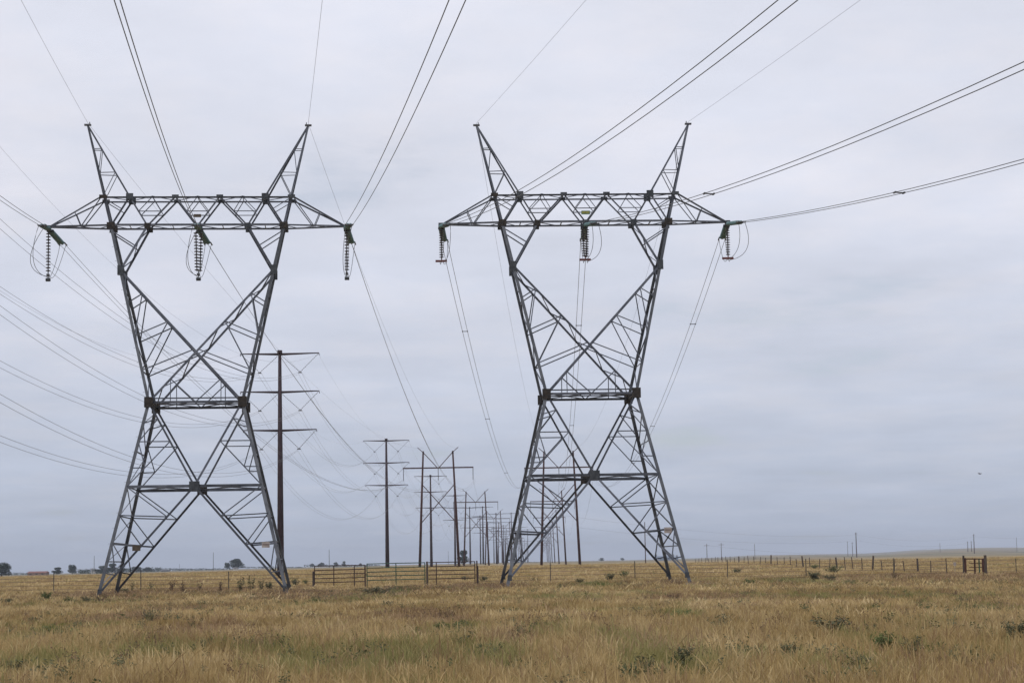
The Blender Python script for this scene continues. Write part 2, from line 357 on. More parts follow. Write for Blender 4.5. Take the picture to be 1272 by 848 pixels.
        for i in range(4):
            t0, t1 = i / 4, (i + 1) / 4; s = 1 if i % 2 else -1
            p = lerp((sx * D_['cx'], s * D_['cy'], D_['cz']), (tip.x, s * .1, tip.z), t0); q = lerp((sx * D_['cx'], -s * D_['cy'], D_['cz']), (tip.x, -s * .1, tip.z), t1)
            m('lacing', p, q, .055, Vector((0, 0, 1)))
        for z, yy, xx in ((D_['tz'], D_['ty'], D_['ix']),): m('lacing', (sx * xx, -yy, z), (sx * xx, yy, z), .07, Vector((0, 0, 1)))
        b = MB(); b.box((sx * D_['px'], 0, D_['pz'] + .02), (.42, .2, .10)); b.box((sx * (D_['px'] - .12), 0, D_['pz'] + .13), (.05, .05, .16)); b.build('peak_cap', HARD, T)
        b = MB(); b.box((sx * (D_['ax'] + .02), 0, D_['cz']), (.3, .46, .28)); b.build('tip_plate', PLATE, T)
    for (xs, y, z, w) in (([-5.95, -4.2, -2.8, -1.38, 0, 1.38, 2.8, 4.2, 5.95], D_['ty'], D_['tz'], .06), ([-5.36, -4.2, -3.1, -1.55, 0, 1.55, 3.1, 4.2, 5.36], D_['cy'], D_['cz'], .065)):
        for i in range(len(xs) - 1):
            s = 1 if i % 2 else -1; m('lacing', (xs[i], s * y, z), (xs[i + 1], -s * y, z), w, Vector((0, 0, 1)))
            if i: m('lacing', (xs[i], -y, z), (xs[i], y, z), w, Vector((0, 0, 1)))
    # step bolts up one near leg
    b = MB()
    for i in range(44):
        z = 2.6 + i * .46; p = leg_low(-1, -1, z) if z < D_['wz'] else leg_up(-1, -1, z); b.box(p + Vector((-.15 * (1 if i % 2 else -.2), -.08, 0)), (.11, .015, .015))
    o = b.build('step_bolts', STEEL, T); o['kind'] = 'stuff'
    return T
def sign(T, p, w, h, mat, name='sign_plate', bandmat=None):
    b = MB(); b.box(p, (w, .02, h)); o = b.build(name, mat, T)
    if bandmat:
        b = MB(); b.box((p[0], p[1] - .014, p[2] + h * .05), (w * .8, .008, h * .28)); b.build('sign_band', bandmat, o)
SIGNW = material('sign_white', (.24, .21, .20), (.36, .32, .30), .6); SIGNB = material('sign_brown', (.055, .042, .03), (.09, .066, .045), .7)
SIGNY = material('sign_yellow', (.30, .27, .06), (.42, .36, .07), .6); SIGNG = material('sign_green', (.06, .12, .05), (.10, .16, .07), .6); SIGNR = material('sign_red', (.15, .12, .115), (.2, .16, .15), .6)
T1L, T1Y = Vector((-19.632, 123.59, EYE - 1.58)), .0871
T2L, T2Y = Vector((4.837, 127.15, EYE - 1.175)), .0486
T1 = build_tower(T1L, T1Y)
tag(T1, 'left of the two big grey lattice towers, nearer the trees on the horizon', 'lattice tower', 'grey steel lattice towers')
T2 = T1.copy(); COL.objects.link(T2); T2.location = T2L; T2.rotation_euler = (0, 0, T2Y)
for ch in list(T1.children):
    c = ch.copy(); COL.objects.link(c); c.parent = T2
tag(T2, 'right of the two big grey lattice towers, standing right of the pipe gate', 'lattice tower', 'grey steel lattice towers')
sign(T1, (0, -.95, 23.42), .46, .20, SIGNB); sign(T2, (.0, -.95, 23.42), .56, .24, SIGNG, 'sign_plate', SIGNY)
sign(T1, (leg_low(-1, -1, 2.75).x + 1.55, -4.45, 2.78), .48, .34, SIGNB); sign(T1, (leg_low(1, -1, 2.9).x - .55, -4.45, 2.85), .46, .34, SIGNW, 'sign_plate', SIGNR)
sign(T2, (leg_low(1, -1, 2.9).x - .5, -4.45, 2.95), .46, .36, SIGNW, 'sign_plate', SIGNR); sign(T2, (leg_low(-1, 1, 2.9).x + .4, 4.2, 2.9), .36, .42, SIGNB)
def tw(T, p): 
    loc, y = (T1L, T1Y) if T == 1 else (T2L, T2Y)
    return loc + Matrix.Rotation(y, 3, 'Z') @ Vector(p)
p = tw(2, leg_low(1, -1, -.2)); b = MB(); b.box((p.x + .5, p.y - .1, zg(p.x, p.y) + .14), (1.5, .9, .22)); o = b.build('concrete_pad', CONC)
tag(o, 'pale concrete pad at the right foot of the right lattice tower', 'concrete pad')

# ------------------------------------------------------------------ wires
def wire_pts(P, Q, sag, n=40, off=None):
    P, Q = Vector(P), Vector(Q); o = off or Vector((0, 0, 0)); r = []
    for i in range(n + 1):
        t = i / n; p = P.lerp(Q, t) + o; p.z -= 4 * sag * t * (1 - t); r.append(p)
    return r
def proj(p):
    d = p - Vector((0, 0, EYE)); q = Vector((d.dot(r2), d.dot(u2), d.dot(fwd))); return 636 + F * q.x / q.z, 424 - F * q.y / q.z
def t_of(P, Q, sag, axis, val, tmax=1.0):
    best = None
    for i in range(1, 400):
        t = tmax * i / 400; p = Vector(P).lerp(Q, t); p.z -= 4 * sag * t * (1 - t)
        if (p.y < 3): break
        e_ = abs(proj(p)[axis] - val)
        if best is None or e_ < best[0]: best = (e_, t)
    return best[1]
def cable(label, P, Q, sag, r=.018, double=.45, tilt=0.0, spacers=(), n=40, group=None, mat=None, cat='power line wire', flat=Vector((1, 0, 0))):
    """one phase: a bundle of two wires with spacers, or a single wire"""
    P, Q = Vector(P), Vector(Q); mat = mat or WIRE
    h = (Q - P); h.z = 0; side = Vector((h.y, -h.x, 0)).normalized()
    if not double:
        b = MB(); b.tube(wire_pts(P, Q, sag, n), r, 4); o = b.build('overhead_wire', mat); return tag(o, label, cat, group)
    e = empty('conductor_pair', P); offs = [side * (s * double / 2 * math.cos(tilt)) + Vector((0, 0, s * double / 2 * math.sin(tilt))) for s in (-1, 1)]
    for o_ in offs:
        b = MB(); b.tube([q - P for q in wire_pts(P, Q, sag, n, o_)], r, 4); b.build('wire', mat, e)
    for t in spacers:
        q = P.lerp(Q, t) - P; q.z -= 4 * sag * t * (1 - t); b = MB(); b.beam(q + offs[0] * 1.15, q + offs[1] * 1.15, .05, .05)
        for o_ in offs: b.beam(q + o_ - (Q - P).normalized() * .16, q + o_ + (Q - P).normalized() * .16, .07, .07)
        b.build('spacer', HARD, e)
    return tag(e, label, cat, group)
def discs(b, P, Q, n, r, cap=.05):
    P, Q = Vector(P), Vector(Q); pts, rs = [], []; L_ = (Q - P).length
    for i in range(n):
        t = i / n; d = 1 / n
        for f, q in ((0, cap), (.30, cap), (.34, r * .75), (.52, r), (.62, r * .9), (.66, cap)): pts.append(P.lerp(Q, t + f * d)); rs.append(q)
    pts.append(Q); rs.append(cap); b.tube(pts, rs, 10)
STRN = 3.6
def strain(T, q, direc, label, group):
    p = tw(T, q); e = empty('strain_insulator', p); d = Vector(direc).normalized(); side = Vector((d.y, -d.x, 0)).normalized()
    for s in (-1, 1):
        b = MB(); discs(b, d * .45 + side * s * .085, d * (STRN - .35) + side * s * .09, 22, .13, .055); b.build('disc_string', GLASS, e, True)
    b = MB(); b.beam((0, 0, 0), d * .45, .12, .08); b.beam(d * .45 - side * .22, d * .45 + side * .22, .08, .14); b.build('yoke', PLATE, e)
    b = MB(); b.beam(d * (STRN - .35) - side * .22, d * (STRN - .35) + side * .22, .08, .12); b.beam(d * (STRN - .35), d * STRN, .1, .07)
    for s in (-1, 1): b.tube([d * (STRN - .35) + side * s * .23, d * (STRN + .25) + side * s * .23], .045, 6)
    b.build('dead_end_clamp', HARD, e)
    tag(e, label, 'insulator', group); return p + d * (STRN + .1)
def vstring(T, q, length, n, label, double=False, base='bar', split=.17):
    p = tw(T, q); e = empty('jumper_insulator', p)
    for s in ((-1, 1) if double else (0,)):
        b = MB(); discs(b, (s * split, s * .12, -.12), (s * split * .5, s * .12, -length + .35), n, .16, .035); b.build('disc_string', PORC, e, True)
    b = MB()
    if base == 'bar':
        b.box((-.02, 0, -length + .18), (.74, .12, .13)); b.tube([(0, 0, -length + .4), (0, 0, -length + .1)], .04, 6)
        b.build('yoke_bar', REDH, e)
    else:
        b.tube([(0, 0, -length + .4), (0, 0, -length + .05)], .035, 6); b.box((0, 0, -length + .18), (.16, .3, .12)); b.build('clamp', HARD, e)
        b = MB(); b.tube([(-.14, 0, -length - .12), (-.14, 0, -length - .12), (.14, 0, -length - .12)], .11, 8); b.tube([(0, 0, -length), (0, 0, -length + .1)], .03, 6); b.build('hold_down_weight', PLATE, e)
    tag(e, label, 'insulator', 'brown insulator strings holding the jumpers'); return p + Vector((0, 0, -length + .12))
def loop(A, B, low, label, bulge, fx=1.9):
    """jumper: two slack wires from clamp A down to the string foot and up to clamp B"""
    e = empty('jumper_loop', low)
    for s, nm in ((-1, 0), (1, 1)):
        o = Vector((s * .2, 0, 0)); pts = []
        P0, P3 = A + o, B + o; lw = low + Vector((s * .10, 0, -.05))
        for i in range(14):
            t = i / 13; w = math.sin(t * math.pi / 2); q = Vector((P0.x + (lw.x - P0.x) * t ** 1.9, P0.y + (lw.y - P0.y) * (t ** 1.7), P0.z + (lw.z - P0.z) * w)); q += bulge * math.sin(math.pi * t) * (1 + s * .35); pts.append(q)
        for i in range(1, 14):
            t = 1 - i / 13; w = math.sin(t * math.pi / 2); q = Vector((P3.x + (lw.x - P3.x) * t ** fx, P3.y + (lw.y - P3.y) * (t ** 1.7), P3.z + (lw.z - P3.z) * w)); q += bulge * .25 * math.sin(math.pi * t); pts.append(q)
        b = MB(); b.tube([q - low for q in pts], .017, 5); b.build('wire', WIRE, e)
    tag(e, label, 'jumper wire', 'jumper loops under the cross-arms')

NAZ = {1: math.radians(-7.25), 2: math.radians(-8.0)}; SAZ = {1: math.radians(-7), 2: math.radians(-11.2)}      # bearing of the spans that pass over the viewer
PH = {-1: 'left', 0: 'middle', 1: 'right'}; TN = {1: 'left', 2: 'right'}
NEAR = {1: dict(L=265, dz=0, sag=7.1), 2: dict(L=280, dz=0, sag=9.8)}
HL = dict(x0=None)
# hanging points of the first H-frame of each line (pixel, distance 420)
HP = {1: [at(501.5, 595.5, 420), at(545.6, 596.5, 420), at(590.4, 595.5, 420)], 2: [at(653, 594, 428), at(695, 594, 428), at(737, 593, 428)]}
FSAG = {1: 7.5, 2: 7.5}
for T in (1, 2):
    for s in (-1, 0, 1):
        q = (s * D_['ax'], 0, D_['cz'] - .06)
        p0 = tw(T, q); nr = NEAR[T]
        bk = Vector((-math.sin(NAZ[T]), -math.cos(NAZ[T]), 0))
        Qn = p0 + bk * nr['L'] + Vector((0, 0, nr['dz']))
        Hq = HP[T][s + 1]
        dn = (bk + Vector((0, 0, -4 * nr['sag'] / nr['L']))).normalized()
        hf = (Hq - p0); hl = hf.length; df = (hf / hl + Vector((0, 0, -4 * FSAG[T] / hl))).normalized()
        g = 'green strain insulators of the lattice towers'
        a_ = strain(T, q, dn, f'green insulator of the {TN[T]} tower\'s {PH[s]} phase, pointing towards the viewer', g)
        b_ = strain(T, q, df, f'green insulator of the {TN[T]} tower\'s {PH[s]} phase, slanting down and away', g)
        cable(f'paired wires from the {TN[T]} tower\'s {PH[s]} phase rising out over the viewer', a_, Qn, nr['sag'], .0175, .45, {(1, 0): .93, (1, -1): .2}.get((T, s), 0.05), {(2, 0): (t_of(a_, Qn, nr['sag'], 0, 880, .4),), (2, 1): (t_of(a_, Qn, nr['sag'], 0, 1118, .4),)}.get((T, s), ()), 60, 'conductor pairs passing overhead')
        cable(f'paired wires from the {TN[T]} tower\'s {PH[s]} phase down to the first wooden H-frame', b_, Hq, FSAG[T], .0165, .40 if (T, s) != (1, -1) else .34, {(1, 0): -1.0, (1, 1): -1.24}.get((T, s), 0), tuple(t_of(b_, Hq, FSAG[T], 1, v_, .8) for v_ in {-1: (412, 520, 587), 0: (405, 528), 1: (403, 529, 575)}[s]) if T == 2 else (), 60, 'conductor pairs running away to the H-frames')
        ln_ = 3.0 if T == 1 else 2.35
        low = vstring(T, (q[0] + (0 if s == 0 else 0), 0, D_['cz'] - .15), ln_, 13 if T == 1 else 12, f'brown insulator string hanging from the {PH[s]} phase of the {TN[T]} tower', s == 0, 'weight' if T == 1 else 'bar', .15)
        loop(a_, b_, low, f'slack jumper wires under the {PH[s]} phase of the {TN[T]} tower', Vector(({(1, -1): -.75, (1, 0): -.65, (1, 1): -.3, (2, -1): .02, (2, 0): .25, (2, 1): .3}[T, s], 0, -.12)), .55 if T == 1 else 1.9)
        if s:
            pk = tw(T, (s * D_['px'], 0, D_['pz'] + .15))
            cable(f'thin shield wire from the {TN[T]} tower\'s {PH[s]} peak rising over the viewer', pk, pk + Vector((-math.sin(SAZ[T]), -math.cos(SAZ[T]), 0)) * 300 + Vector((0, 0, 0 if T == 1 else 9.6)), 4.5, .0085, 0, n=60, group='shield wires passing overhead', mat=WIREF)
            tp = (at(526 if s < 0 else 569, 556, 420) if T == 1 else at(677 if s < 0 else 714, 555, 428))
            cable(f'thin shield wire from the {TN[T]} tower\'s {PH[s]} peak to the first H-frame', pk, tp, 5.5, .0085, 0, n=60, group='shield wires running away', mat=WIREF)

# ------------------------------------------------------------------ wooden H-frames
def hframe(cx, D, yaw, label, group, full=True, ztop=24.6):
    z0 = zg(cx, D); e = empty('h_frame_pylon', (cx, D, z0), yaw); H = ztop; aw = 7.45
    for s in (-1, 1):
        b = MB(); b.tube([(s * 4.15, 0, -.5), (s * 3.65, 0, H * .5), (s * 3.12, 0, H)], [.30, .24, .17], 8); b.build('pole', WOOD, e, True)
        b = MB(); b.beam((s * 3.15, -.2, H - .25), (s * .05, -.2, H - 3.65), .10, .16); b.beam((s * 2.9, -.2, H - .5), (s * 4.3, -.2, H + .75), .10, .14); b.build('peak_brace', WOOD, e)
        xb = lambda z: s * (4.15 - (4.15 - 3.12) * z / H)
        b = MB(); b.beam((s * 3.35, .22 * s, H - 7.1), (-s * 3.78, .22 * s, H - 15.2), .11, .17); b.build('cross_brace', WOOD, e)
    b = MB(); b.box((0, .22, H - 3.55), (2 * aw, .12, .26)); b.box((0, -.24, H - 3.55), (2 * aw, .12, .26)); b.build('crossarm', WOOD, e)
    for x in (-aw + .1, 0, aw - .1):
        b = MB(); discs(b, (x, 0, H - 3.7), (x, 0, H - 6.2), 14 if full else 6, .12, .05); b.build('insulator_string', PORC, e, True)
    return tag(e, label, 'H-frame pylon', group), [Vector((cx, D, z0 + H - 6.25)) + Matrix.Rotation(yaw, 3, 'Z') @ Vector((x, 0, 0)) for x in (-7.35, 0, 7.35)]
ORD = ['first', 'second', 'third', 'fourth', 'fifth', 'sixth', 'seventh', 'eighth', 'ninth', 'tenth', 'eleventh', 'twelfth', 'thirteenth']
def wx(u, D): return at(u, 700, D).x
lines = {}
for side, cu, VP, Ds in (('left', -53000, 672, [420, 662, 915, 1175, 1430, 1700, 1960, 2230, 2500]), ('right', 10700, 671.5, [428, 665, 910, 1170, 1440, 1700, 1970, 2240, 2500])):
    prev = None
    for k, D in enumerate(Ds):
        cx = wx(VP + cu / D, D)
        e, ins = hframe(cx, D, 0, f'{ORD[k]} wooden H-frame in the row running away from the {side} lattice tower', f'wooden H-frames behind the {side} lattice tower', D < 1000)
        if prev and k < 5:
            for j in range(3):
                cable(f'{("left","middle","right")[j]} conductor between the {ORD[k-1]} and {ORD[k]} H-frames of the {side} row', prev[j], ins[j], 7.0, .016 if k < 3 else .02, 0, n=24, group='conductors between the H-frames', mat=WIREF)
        prev = ins

# ------------------------------------------------------------------ double-circuit steel monopoles
AZ = [29.6, 24.25, 18.85]
def monopole(x, D, label, group, full=True, H=30.0, w=1.0, wires=True):
    z0 = zg(x, D); e = empty('steel_monopole', (x, D, z0), .02)
    zt = H + EYE - z0
    b = MB(); b.tube([(0, 0, -.6), (0, 0, zt * .5), (0, 0, zt)], [.50 * w, .37 * w, .22 * w], 12); b.build('pole', CORTEN, e, True)
    b = MB(); b.tube([(0, 0, zt - .35), (0, 0, zt + .12)], .36, 10); b.build('cap_flange', CORTEN, e, True)
    att = []
    for k, az in enumerate(AZ):
        z = az * H / 30.0 + EYE - z0 - .05
        for s in (-1, 1):
            L_ = 5.5 if k < 2 else 5.1
            b = MB(); b.tube([(s * .15, 0, z), (s * L_, 0, z + .12)], [.19, .075], 6); b.tube([(s * L_, 0, z + .12), (s * (L_ + .05), 0, z - .22)], .05, 5); b.build('arm', CORTEN, e, True)
            vx = s * L_ * .515; vz = z - 2.55
            if full:
                b = MB(); discs(b, (s * .3, 0, z - .25), (vx, 0, vz), 12, .055, .022); b.build('insulator_leg', HARD, e, True)
                b = MB(); discs(b, (s * (L_ - .1), 0, z), (vx, 0, vz), 12, .055, .022); b.build('insulator_leg', HARD, e, True)
                b = MB(); b.box((vx, 0, vz - .06), (.5, .14, .14)); b.build('suspension_clamp', HARD, e)
            att.append(Vector((x + vx, D, z0 + vz - .12)))
    tops = [Vector((x + s * 5.4, D, z0 + AZ[0] * H / 30 + EYE - z0)) for s in (-1, 1)]
    return tag(e, label, 'power pole', group), att, tops
def px_pole(D): return wx(666 - 88690 / D, D)
P0x = px_pole(70)
prev = None; D0 = 70
y0 = D0; x0 = P0x
A0 = [Vector((x0 + s * 2.8, y0, EYE + az - 2.7)) for az in AZ for s in (-1, 1)]; prev = A0; pt = [Vector((x0 + s * 5.4, y0, EYE + AZ[0])) for s in (-1, 1)]
Ds = [278, 480, 682, 884, 1086, 1288, 1490, 1700, 1900, 2100, 2320, 2540]
nm6 = ['upper left', 'upper right', 'middle left', 'middle right', 'lower left', 'lower right']
for k, D in enumerate(Ds):
    x = px_pole(D) if k else wx(348.6, D)
    e, att, tops = monopole(x, D, f'{ORD[k]} brown double-circuit steel pole, counted away from the left lattice tower', 'brown double-circuit steel poles', D < 900)
    if k < 5:
        for j in range(6):
            what = 'leaving the left edge towards the first steel pole' if k == 0 else f'between the {ORD[k-1]} and {ORD[k]} steel poles'
            if k < 3: cable(f'{nm6[j]} paired wires {what}', prev[j], att[j], 7.4, .015 if k == 0 else .014, .45, .9 if k == 0 else .5, (), n=44, group='paired wires of the steel pole line', mat=WIREF)
            else: cable(f'{nm6[j]} wire {what}', prev[j], att[j], 7.4, .02, 0, n=24, group='paired wires of the steel pole line', mat=WIREF)
        if 1:
            for j in range(2): cable(f'{("left","right")[j]} thin top wire ' + (f'between the {ORD[k-1]} and {ORD[k]} steel poles' if k else 'from the left edge to the first steel pole'), pt[j], tops[j], 5.0 if k else 8.5, .008, 0, n=24, group='thin top wires of the steel pole line', mat=WIREF)
    prev, pt = att, tops
for u, D, H, lab in ((600.5, 1050, 29.2, 'single steel pole just right of the second H-frame of the left row'), (636, 1350, 33, 'distant steel pole seen beside the left foot of the right tower'),
                     (648, 1600, 34, 'distant steel pole seen between the left legs of the right tower'), (626, 1800, 33, 'far thin steel pole left of the right tower\'s left leg'),
                     (656, 2100, 34, 'farthest steel pole seen through the right tower\'s left leg'), (617, 1150, 28, 'short dark steel pole behind the third H-frame of the left row')):
    monopole(wx(u, D), D, lab, 'distant steel poles', False, H)

# ------------------------------------------------------------------ slender distant poles and masts
def post_z(u, v, D): return at(u, v, D).z
def utility(u, vt, D, label, arms=True, r=.16, group='small distant power poles'):
    x = wx(u, D); z0 = zg(x, D); zt = post_z(u, vt, D) - z0
    e = empty('utility_pole', (x, D, z0)); b = MB(); b.tube([(0, 0, -1), (0, 0, zt)], [r * 1.25, r * .8], 6); b.build('pole', WOOD, e)
    if arms:
        b = MB(); b.box((0, 0, zt - 1.0), (3.0, .16, .16)); b.build('crossarm', WOOD, e)
    tag(e, label, 'utility pole', group); return Vector((x, D, z0 + zt - .9))
up_pts = []
for a in ((802, 648, 560, 'slender pole seen inside the right tower\'s right leg', False, .13), (878.5, 675, 1100, 'thin pole on the horizon just right of the right tower', True, .17),
          (896.5, 674, 1150, 'second thin pole right of the right tower, beside the fence line', True, .17), (938, 675, 1500, 'thin pole between the near fence post and the low hills', False, .16),
          (1053.6, 672, 2600, 'small faint pole left of the tall dark pole on the right horizon', True, .3), (1059.5, 673, 2200, 'short pole next to the tall dark pole on the right horizon', True, .3),
          (1064.5, 661, 1700, 'tall dark pole on the right horizon above the receding fence', True, .42), (1168.5, 674, 2600, 'thin isolated pole on the hill left of the corner gate', False, .25),
          (1203, 672, 2300, 'left of the cluster of dark poles on the hill above the corner gate', True, .38), (1207.5, 671.5, 2400, 'middle of the cluster of dark poles on the hill above the corner gate', True, .38),
          (1211, 663, 1900, 'tallest of the cluster of dark poles on the hill above the corner gate', True, .4), (1264, 667, 2500, 'pale thin pole at the far right edge of the hills', False, .24)):
    up_pts.append(utility(*a[:5], r=a[5]))
for a in ((265, 685.5, 1900, 'thin mast on the horizon between the left tower\'s legs', .2), (409, 682, 1700, 'thin mast on the horizon above the pipe panel', .2), (117, 690, 1800, 'thin mast beside the left tower\'s left foot', .2), (557, 684, 2400, 'faint mast between the H-frame poles above the gate', .16), (223, 700, 2600, 'short faint mast left of the thin horizon mast', .16)):
    x = wx(a[0], a[2]); z0 = zg(x, a[2]); zt = post_z(a[0], a[1], a[2]) - z0
    b = MB(); b.tube([(0, 0, -1), (0, 0, zt)], [a[4] * 1.6, a[4]], 6); o = b.build('mast', POSTS, loc=(x, a[2], z0)); tag(o, a[3], 'mast', 'thin masts on the horizon')
# faint distribution wires across the right horizon
for (ua, va, Da, ub, vb, Db, lab) in ((700, 640, 900, 1064.5, 664, 1700, 'faint wire sloping down to the tall dark pole on the right horizon'), (1064.5, 664, 1700, 1211, 666, 1900, 'faint wire between the two tallest distant poles on the right'), (1211, 666, 1900, 1420, 655, 1500, 'faint wire leaving the right edge above the hills'),
                                      (720, 655, 900, 1064.5, 671, 1700, 'lower faint wire sloping to the tall dark pole on the right'), (1064.5, 671, 1700, 1211, 673, 1900, 'lower faint wire between the two tallest distant poles'), (878.5, 677, 1100, 1160, 680, 1400, 'faint low wire running right from the thin horizon poles')):
    cable(lab, at(ua, va, Da), at(ub, vb, Db), 4.5, .03, 0, n=30, group='faint wires above the right horizon', mat=WIREF)

# ------------------------------------------------------------------ fences, panels and gates
def fence(name_label, pts, cat, wires=4, step=None, wd=.013, heights=(.35, .65, .95, 1.2), extra=None):
    """pts: (x, y, height, radius, lean, material) of every post"""
    p0 = pts[0]; e = empty('wire_fence', (p0[0], p0[1], zg(p0[0], p0[1]))); o0 = e.location
    for (x, y, h, r, ln_, mt) in pts:
        b = MB(); z = zg(x, y); q = Vector((x, y, z)) - o0
        if mt is POSTS:
            b.box(q + Vector((0, 0, h / 2 - .15)), (.06, .02, h + .3)); b.box(q + Vector((0, .025, h / 2 - .15)), (.02, .05, h + .3))
        else: b.tube([q + Vector((0, 0, -.3)), q + Vector((ln_, 0, h))], [r * 1.05, r * .92], 7)
        b.build('post', mt, e)
    for k in range(wires):
        b = MB(); path = []
        for i, (x, y, h, r, ln_, mt) in enumerate(pts):
            z = zg(x, y) + heights[k]; path.append(Vector((x, y - .05, z)) - o0)
            if i < len(pts) - 1:
                x2, y2 = pts[i + 1][:2]; path.append(Vector(((x + x2) / 2, (y + y2) / 2 - .05, (z + zg(x2, y2) + heights[k]) / 2 - .02)) - o0)
        b.tube(path, wd, 3); b.build('wire', BARB, e)
    tag(e, name_label, 'fence')
DF = 150
def fp(u, D, h, r=.06, lean=0.0, mt=POSTS): return (wx(u, D), D, h, r, lean, mt)
fence('sagging wire fence with thin posts running left of the pipe panels', [fp(u, 146 + (u - 390) * -.008, 1.62 + .1 * ((i * 7) % 3 - 1)) for i, u in enumerate((-60, 67, 175, 284))] + [fp(389, 150, 1.4, .07, 0, POSTW)], 'fence')
fence('wire fence with thin posts running from the pipe panels past the right tower', [fp(593, 150, 1.5, .08, 0, POSTW)] + [fp(u, 151, 1.58) for u in (683.5, 788.4, 903.4, 1001)] + [fp(1110, 151, 1.5), fp(1197, 151, 1.6, .09, 0, POSTW)], 'fence')
us = [1176, 1156, 1140, 1124, 1110, 1096, 1083, 1071, 1060, 1050, 1040, 1030, 1018, 1006, 998, 990, 982, 974, 966, 957.5, 951, 944, 937, 930, 924, 918, 912, 907, 902, 897, 892, 888, 884, 880, 876, 872, 868, 864]
pts = []
for i, u in enumerate(us):
    t = (1176 - u) / (1176 - 864); D = 1 / ((1 - t) / 158 + t / 560)
    big = u in (1140, 1083, 1040, 998, 957.5, 918); h = 1.4 + (.2 if big else 0) + rnd.uniform(-.22, .16)
    pts.append((wx(u, D), D, h, (.085 if big else .042) * (1 + t * .5), rnd.uniform(-.2, .2), POSTW))
fence('long wire fence of wooden posts receding from the corner gate to the left', pts, 'fence', wd=.012)
fence('wire fence with wooden posts running off the right edge', [fp(1224, 150, 1.6, .12, 0, POSTW), fp(1262, 156, 1.3, .05), fp(1310, 160, 1.4, .06)], 'fence')
def pipe_section(name, ua, ub, D, vt_a, vt_b, n, ups, mat, label, cat, r=.036, hh=1.22):
    A, B = at(ua, vt_a, D), at(ub, vt_b, D); e = empty(name, (A.x, D, zg(A.x, D)))
    o = e.location
    for k in range(n):
        f = k / (n - 1) * hh; b = MB(); b.tube([A - o - Vector((0, 0, f)), B - o - Vector((0, 0, f))], r, 7); b.build('rail', mat, e)
    for t in ups:
        p = A.lerp(B, t) - o; b = MB(); b.tube([p + Vector((0, -.02, .02)), (p.x, p.y - .02, min(p.z - hh - .15, -.05))], r * 1.05, 7); b.build('upright', mat, e)
    tag(e, label, cat); return e
pipe_section('pipe_panel', 390.4, 452.5, 150, 703, 701.3, 5, (0.004, .39, .80), PIPE, 'brown pipe panel left of the green gate', 'pipe panel')
pipe_section('farm_gate', 455.5, 528, 150, 700.0, 698.3, 5, (0.005, .5, .995), GREENP, 'green tubular farm gate between two brown panels', 'gate', .034)
pipe_section('pipe_panel', 532, 590, 150, 698.3, 697.0, 5, (.17, .995), PIPE, 'brown pipe panel right of the green gate', 'pipe panel')
for u, vt, r, mt, lab in ((453.4, 701, .055, PIPE, 'dark gate post at the left end of the green gate'), (530.4, 697, .08, POSTW, 'thick grey gate post at the right end of the green gate'), (592.3, 696, .055, PIPE, 'brown end post at the right end of the pipe panels')):
    p = at(u, vt, 149.9); z0 = zg(p.x, 149.9); b = MB(); b.tube([(0, 0, -.3), (0, 0, p.z - z0)], [r, r * .95], 9); o = b.build('gate_post', mt, loc=(p.x, 149.9, z0)); tag(o, lab, 'post')
e = empty('corner_gate', (wx(1199, 151), 151, zg(wx(1199, 151), 151))); o = e.location
for u, vt, r, mt in ((1198.5, 692.8, .10, WOOD), (1210.5, 693.5, .07, WOOD), (1216, 693.6, .05, GREENP), (1221.5, 693.2, .13, WOOD)):
    p = at(u, vt, 151) - o; b = MB(); b.tube([(p.x, 0, -.3), (p.x, 0, p.z)], r, 8); b.build('post', mt, e)
for v, ua, ub in ((693.8, 1198, 1222), (699, 1204, 1222), (704, 1204, 1222), (708, 1198, 1210)):
    A, B = at(ua, v, 151) - o, at(ub, v, 151) - o; b = MB(); b.tube([A, B], .045 if v < 695 else .03, 6); b.build('rail', WOOD, e)
tag(e, 'dark corner brace of posts and rails at the right end of the fence', 'gate')
p = at(1186, 700, 165); b = MB(); b.box((0, 0, .0), (.22, .03, .3)); b.tube([(0, .03, .14), (0, .03, -1.3)], .02, 5); o = b.build('small_sign', SIGNW, loc=p); tag(o, 'tiny pale sign on a thin stake left of the corner gate', 'sign')

# ------------------------------------------------------------------ trees and farm on the horizon
def leaf_cloud(b, c, rad, n, sz, rg):
    for _ in range(n):
        while True:
            d = Vector((rg.uniform(-1, 1), rg.uniform(-1, 1), rg.uniform(-1, 1)))
            if .25 < d.length < 1: break
        d = d.normalized() * (d.length ** .45)
        p = Vector(c) + Vector((d.x * rad[0], d.y * rad[1], d.z * rad[2])); s = sz * rg.uniform(.6, 1.3)
        a = Vector((rg.gauss(0, 1), rg.gauss(0, 1), rg.gauss(0, .6))).normalized(); e = a.cross(Vector((rg.gauss(0, 1), rg.gauss(0, 1), rg.gauss(0, 1)))).normalized()
        b.add([p - a * s, p + e * s * .7, p + a * s, p - e * s * .7], [(0, 1, 2, 3)])
tree_protos = []
for k in range(4):
    rg = random.Random(40 + k); b = MB(); H = 1.0; cl = []
    for i in range(16):
        ang = rg.uniform(0, 6.28); rr = rg.uniform(.05, .38); cz = rg.uniform(.14, .80); w = rg.uniform(.17, .25) * (1.15 - abs(cz - .45))
        cl.append((rr * math.cos(ang) * (1.15 - cz * .6), rr * math.sin(ang) * (1.15 - cz * .6), cz)); leaf_cloud(b, cl[-1], (w, w, w * .9), 190, .036, rg)
    crown = mesh('crown', b.v, b.f, LEAFT); b = MB(); b.tube([(0, 0, -.08), (.01, 0, .25), (0, .01, .55)], [.035, .026, .012], 7)
    for c in cl[:6]: b.tube([(0, 0, .22), Vector(c)], [.016, .006], 5)
    tree_protos.append((crown, mesh('trunk', b.v, b.f, BARK, True)))
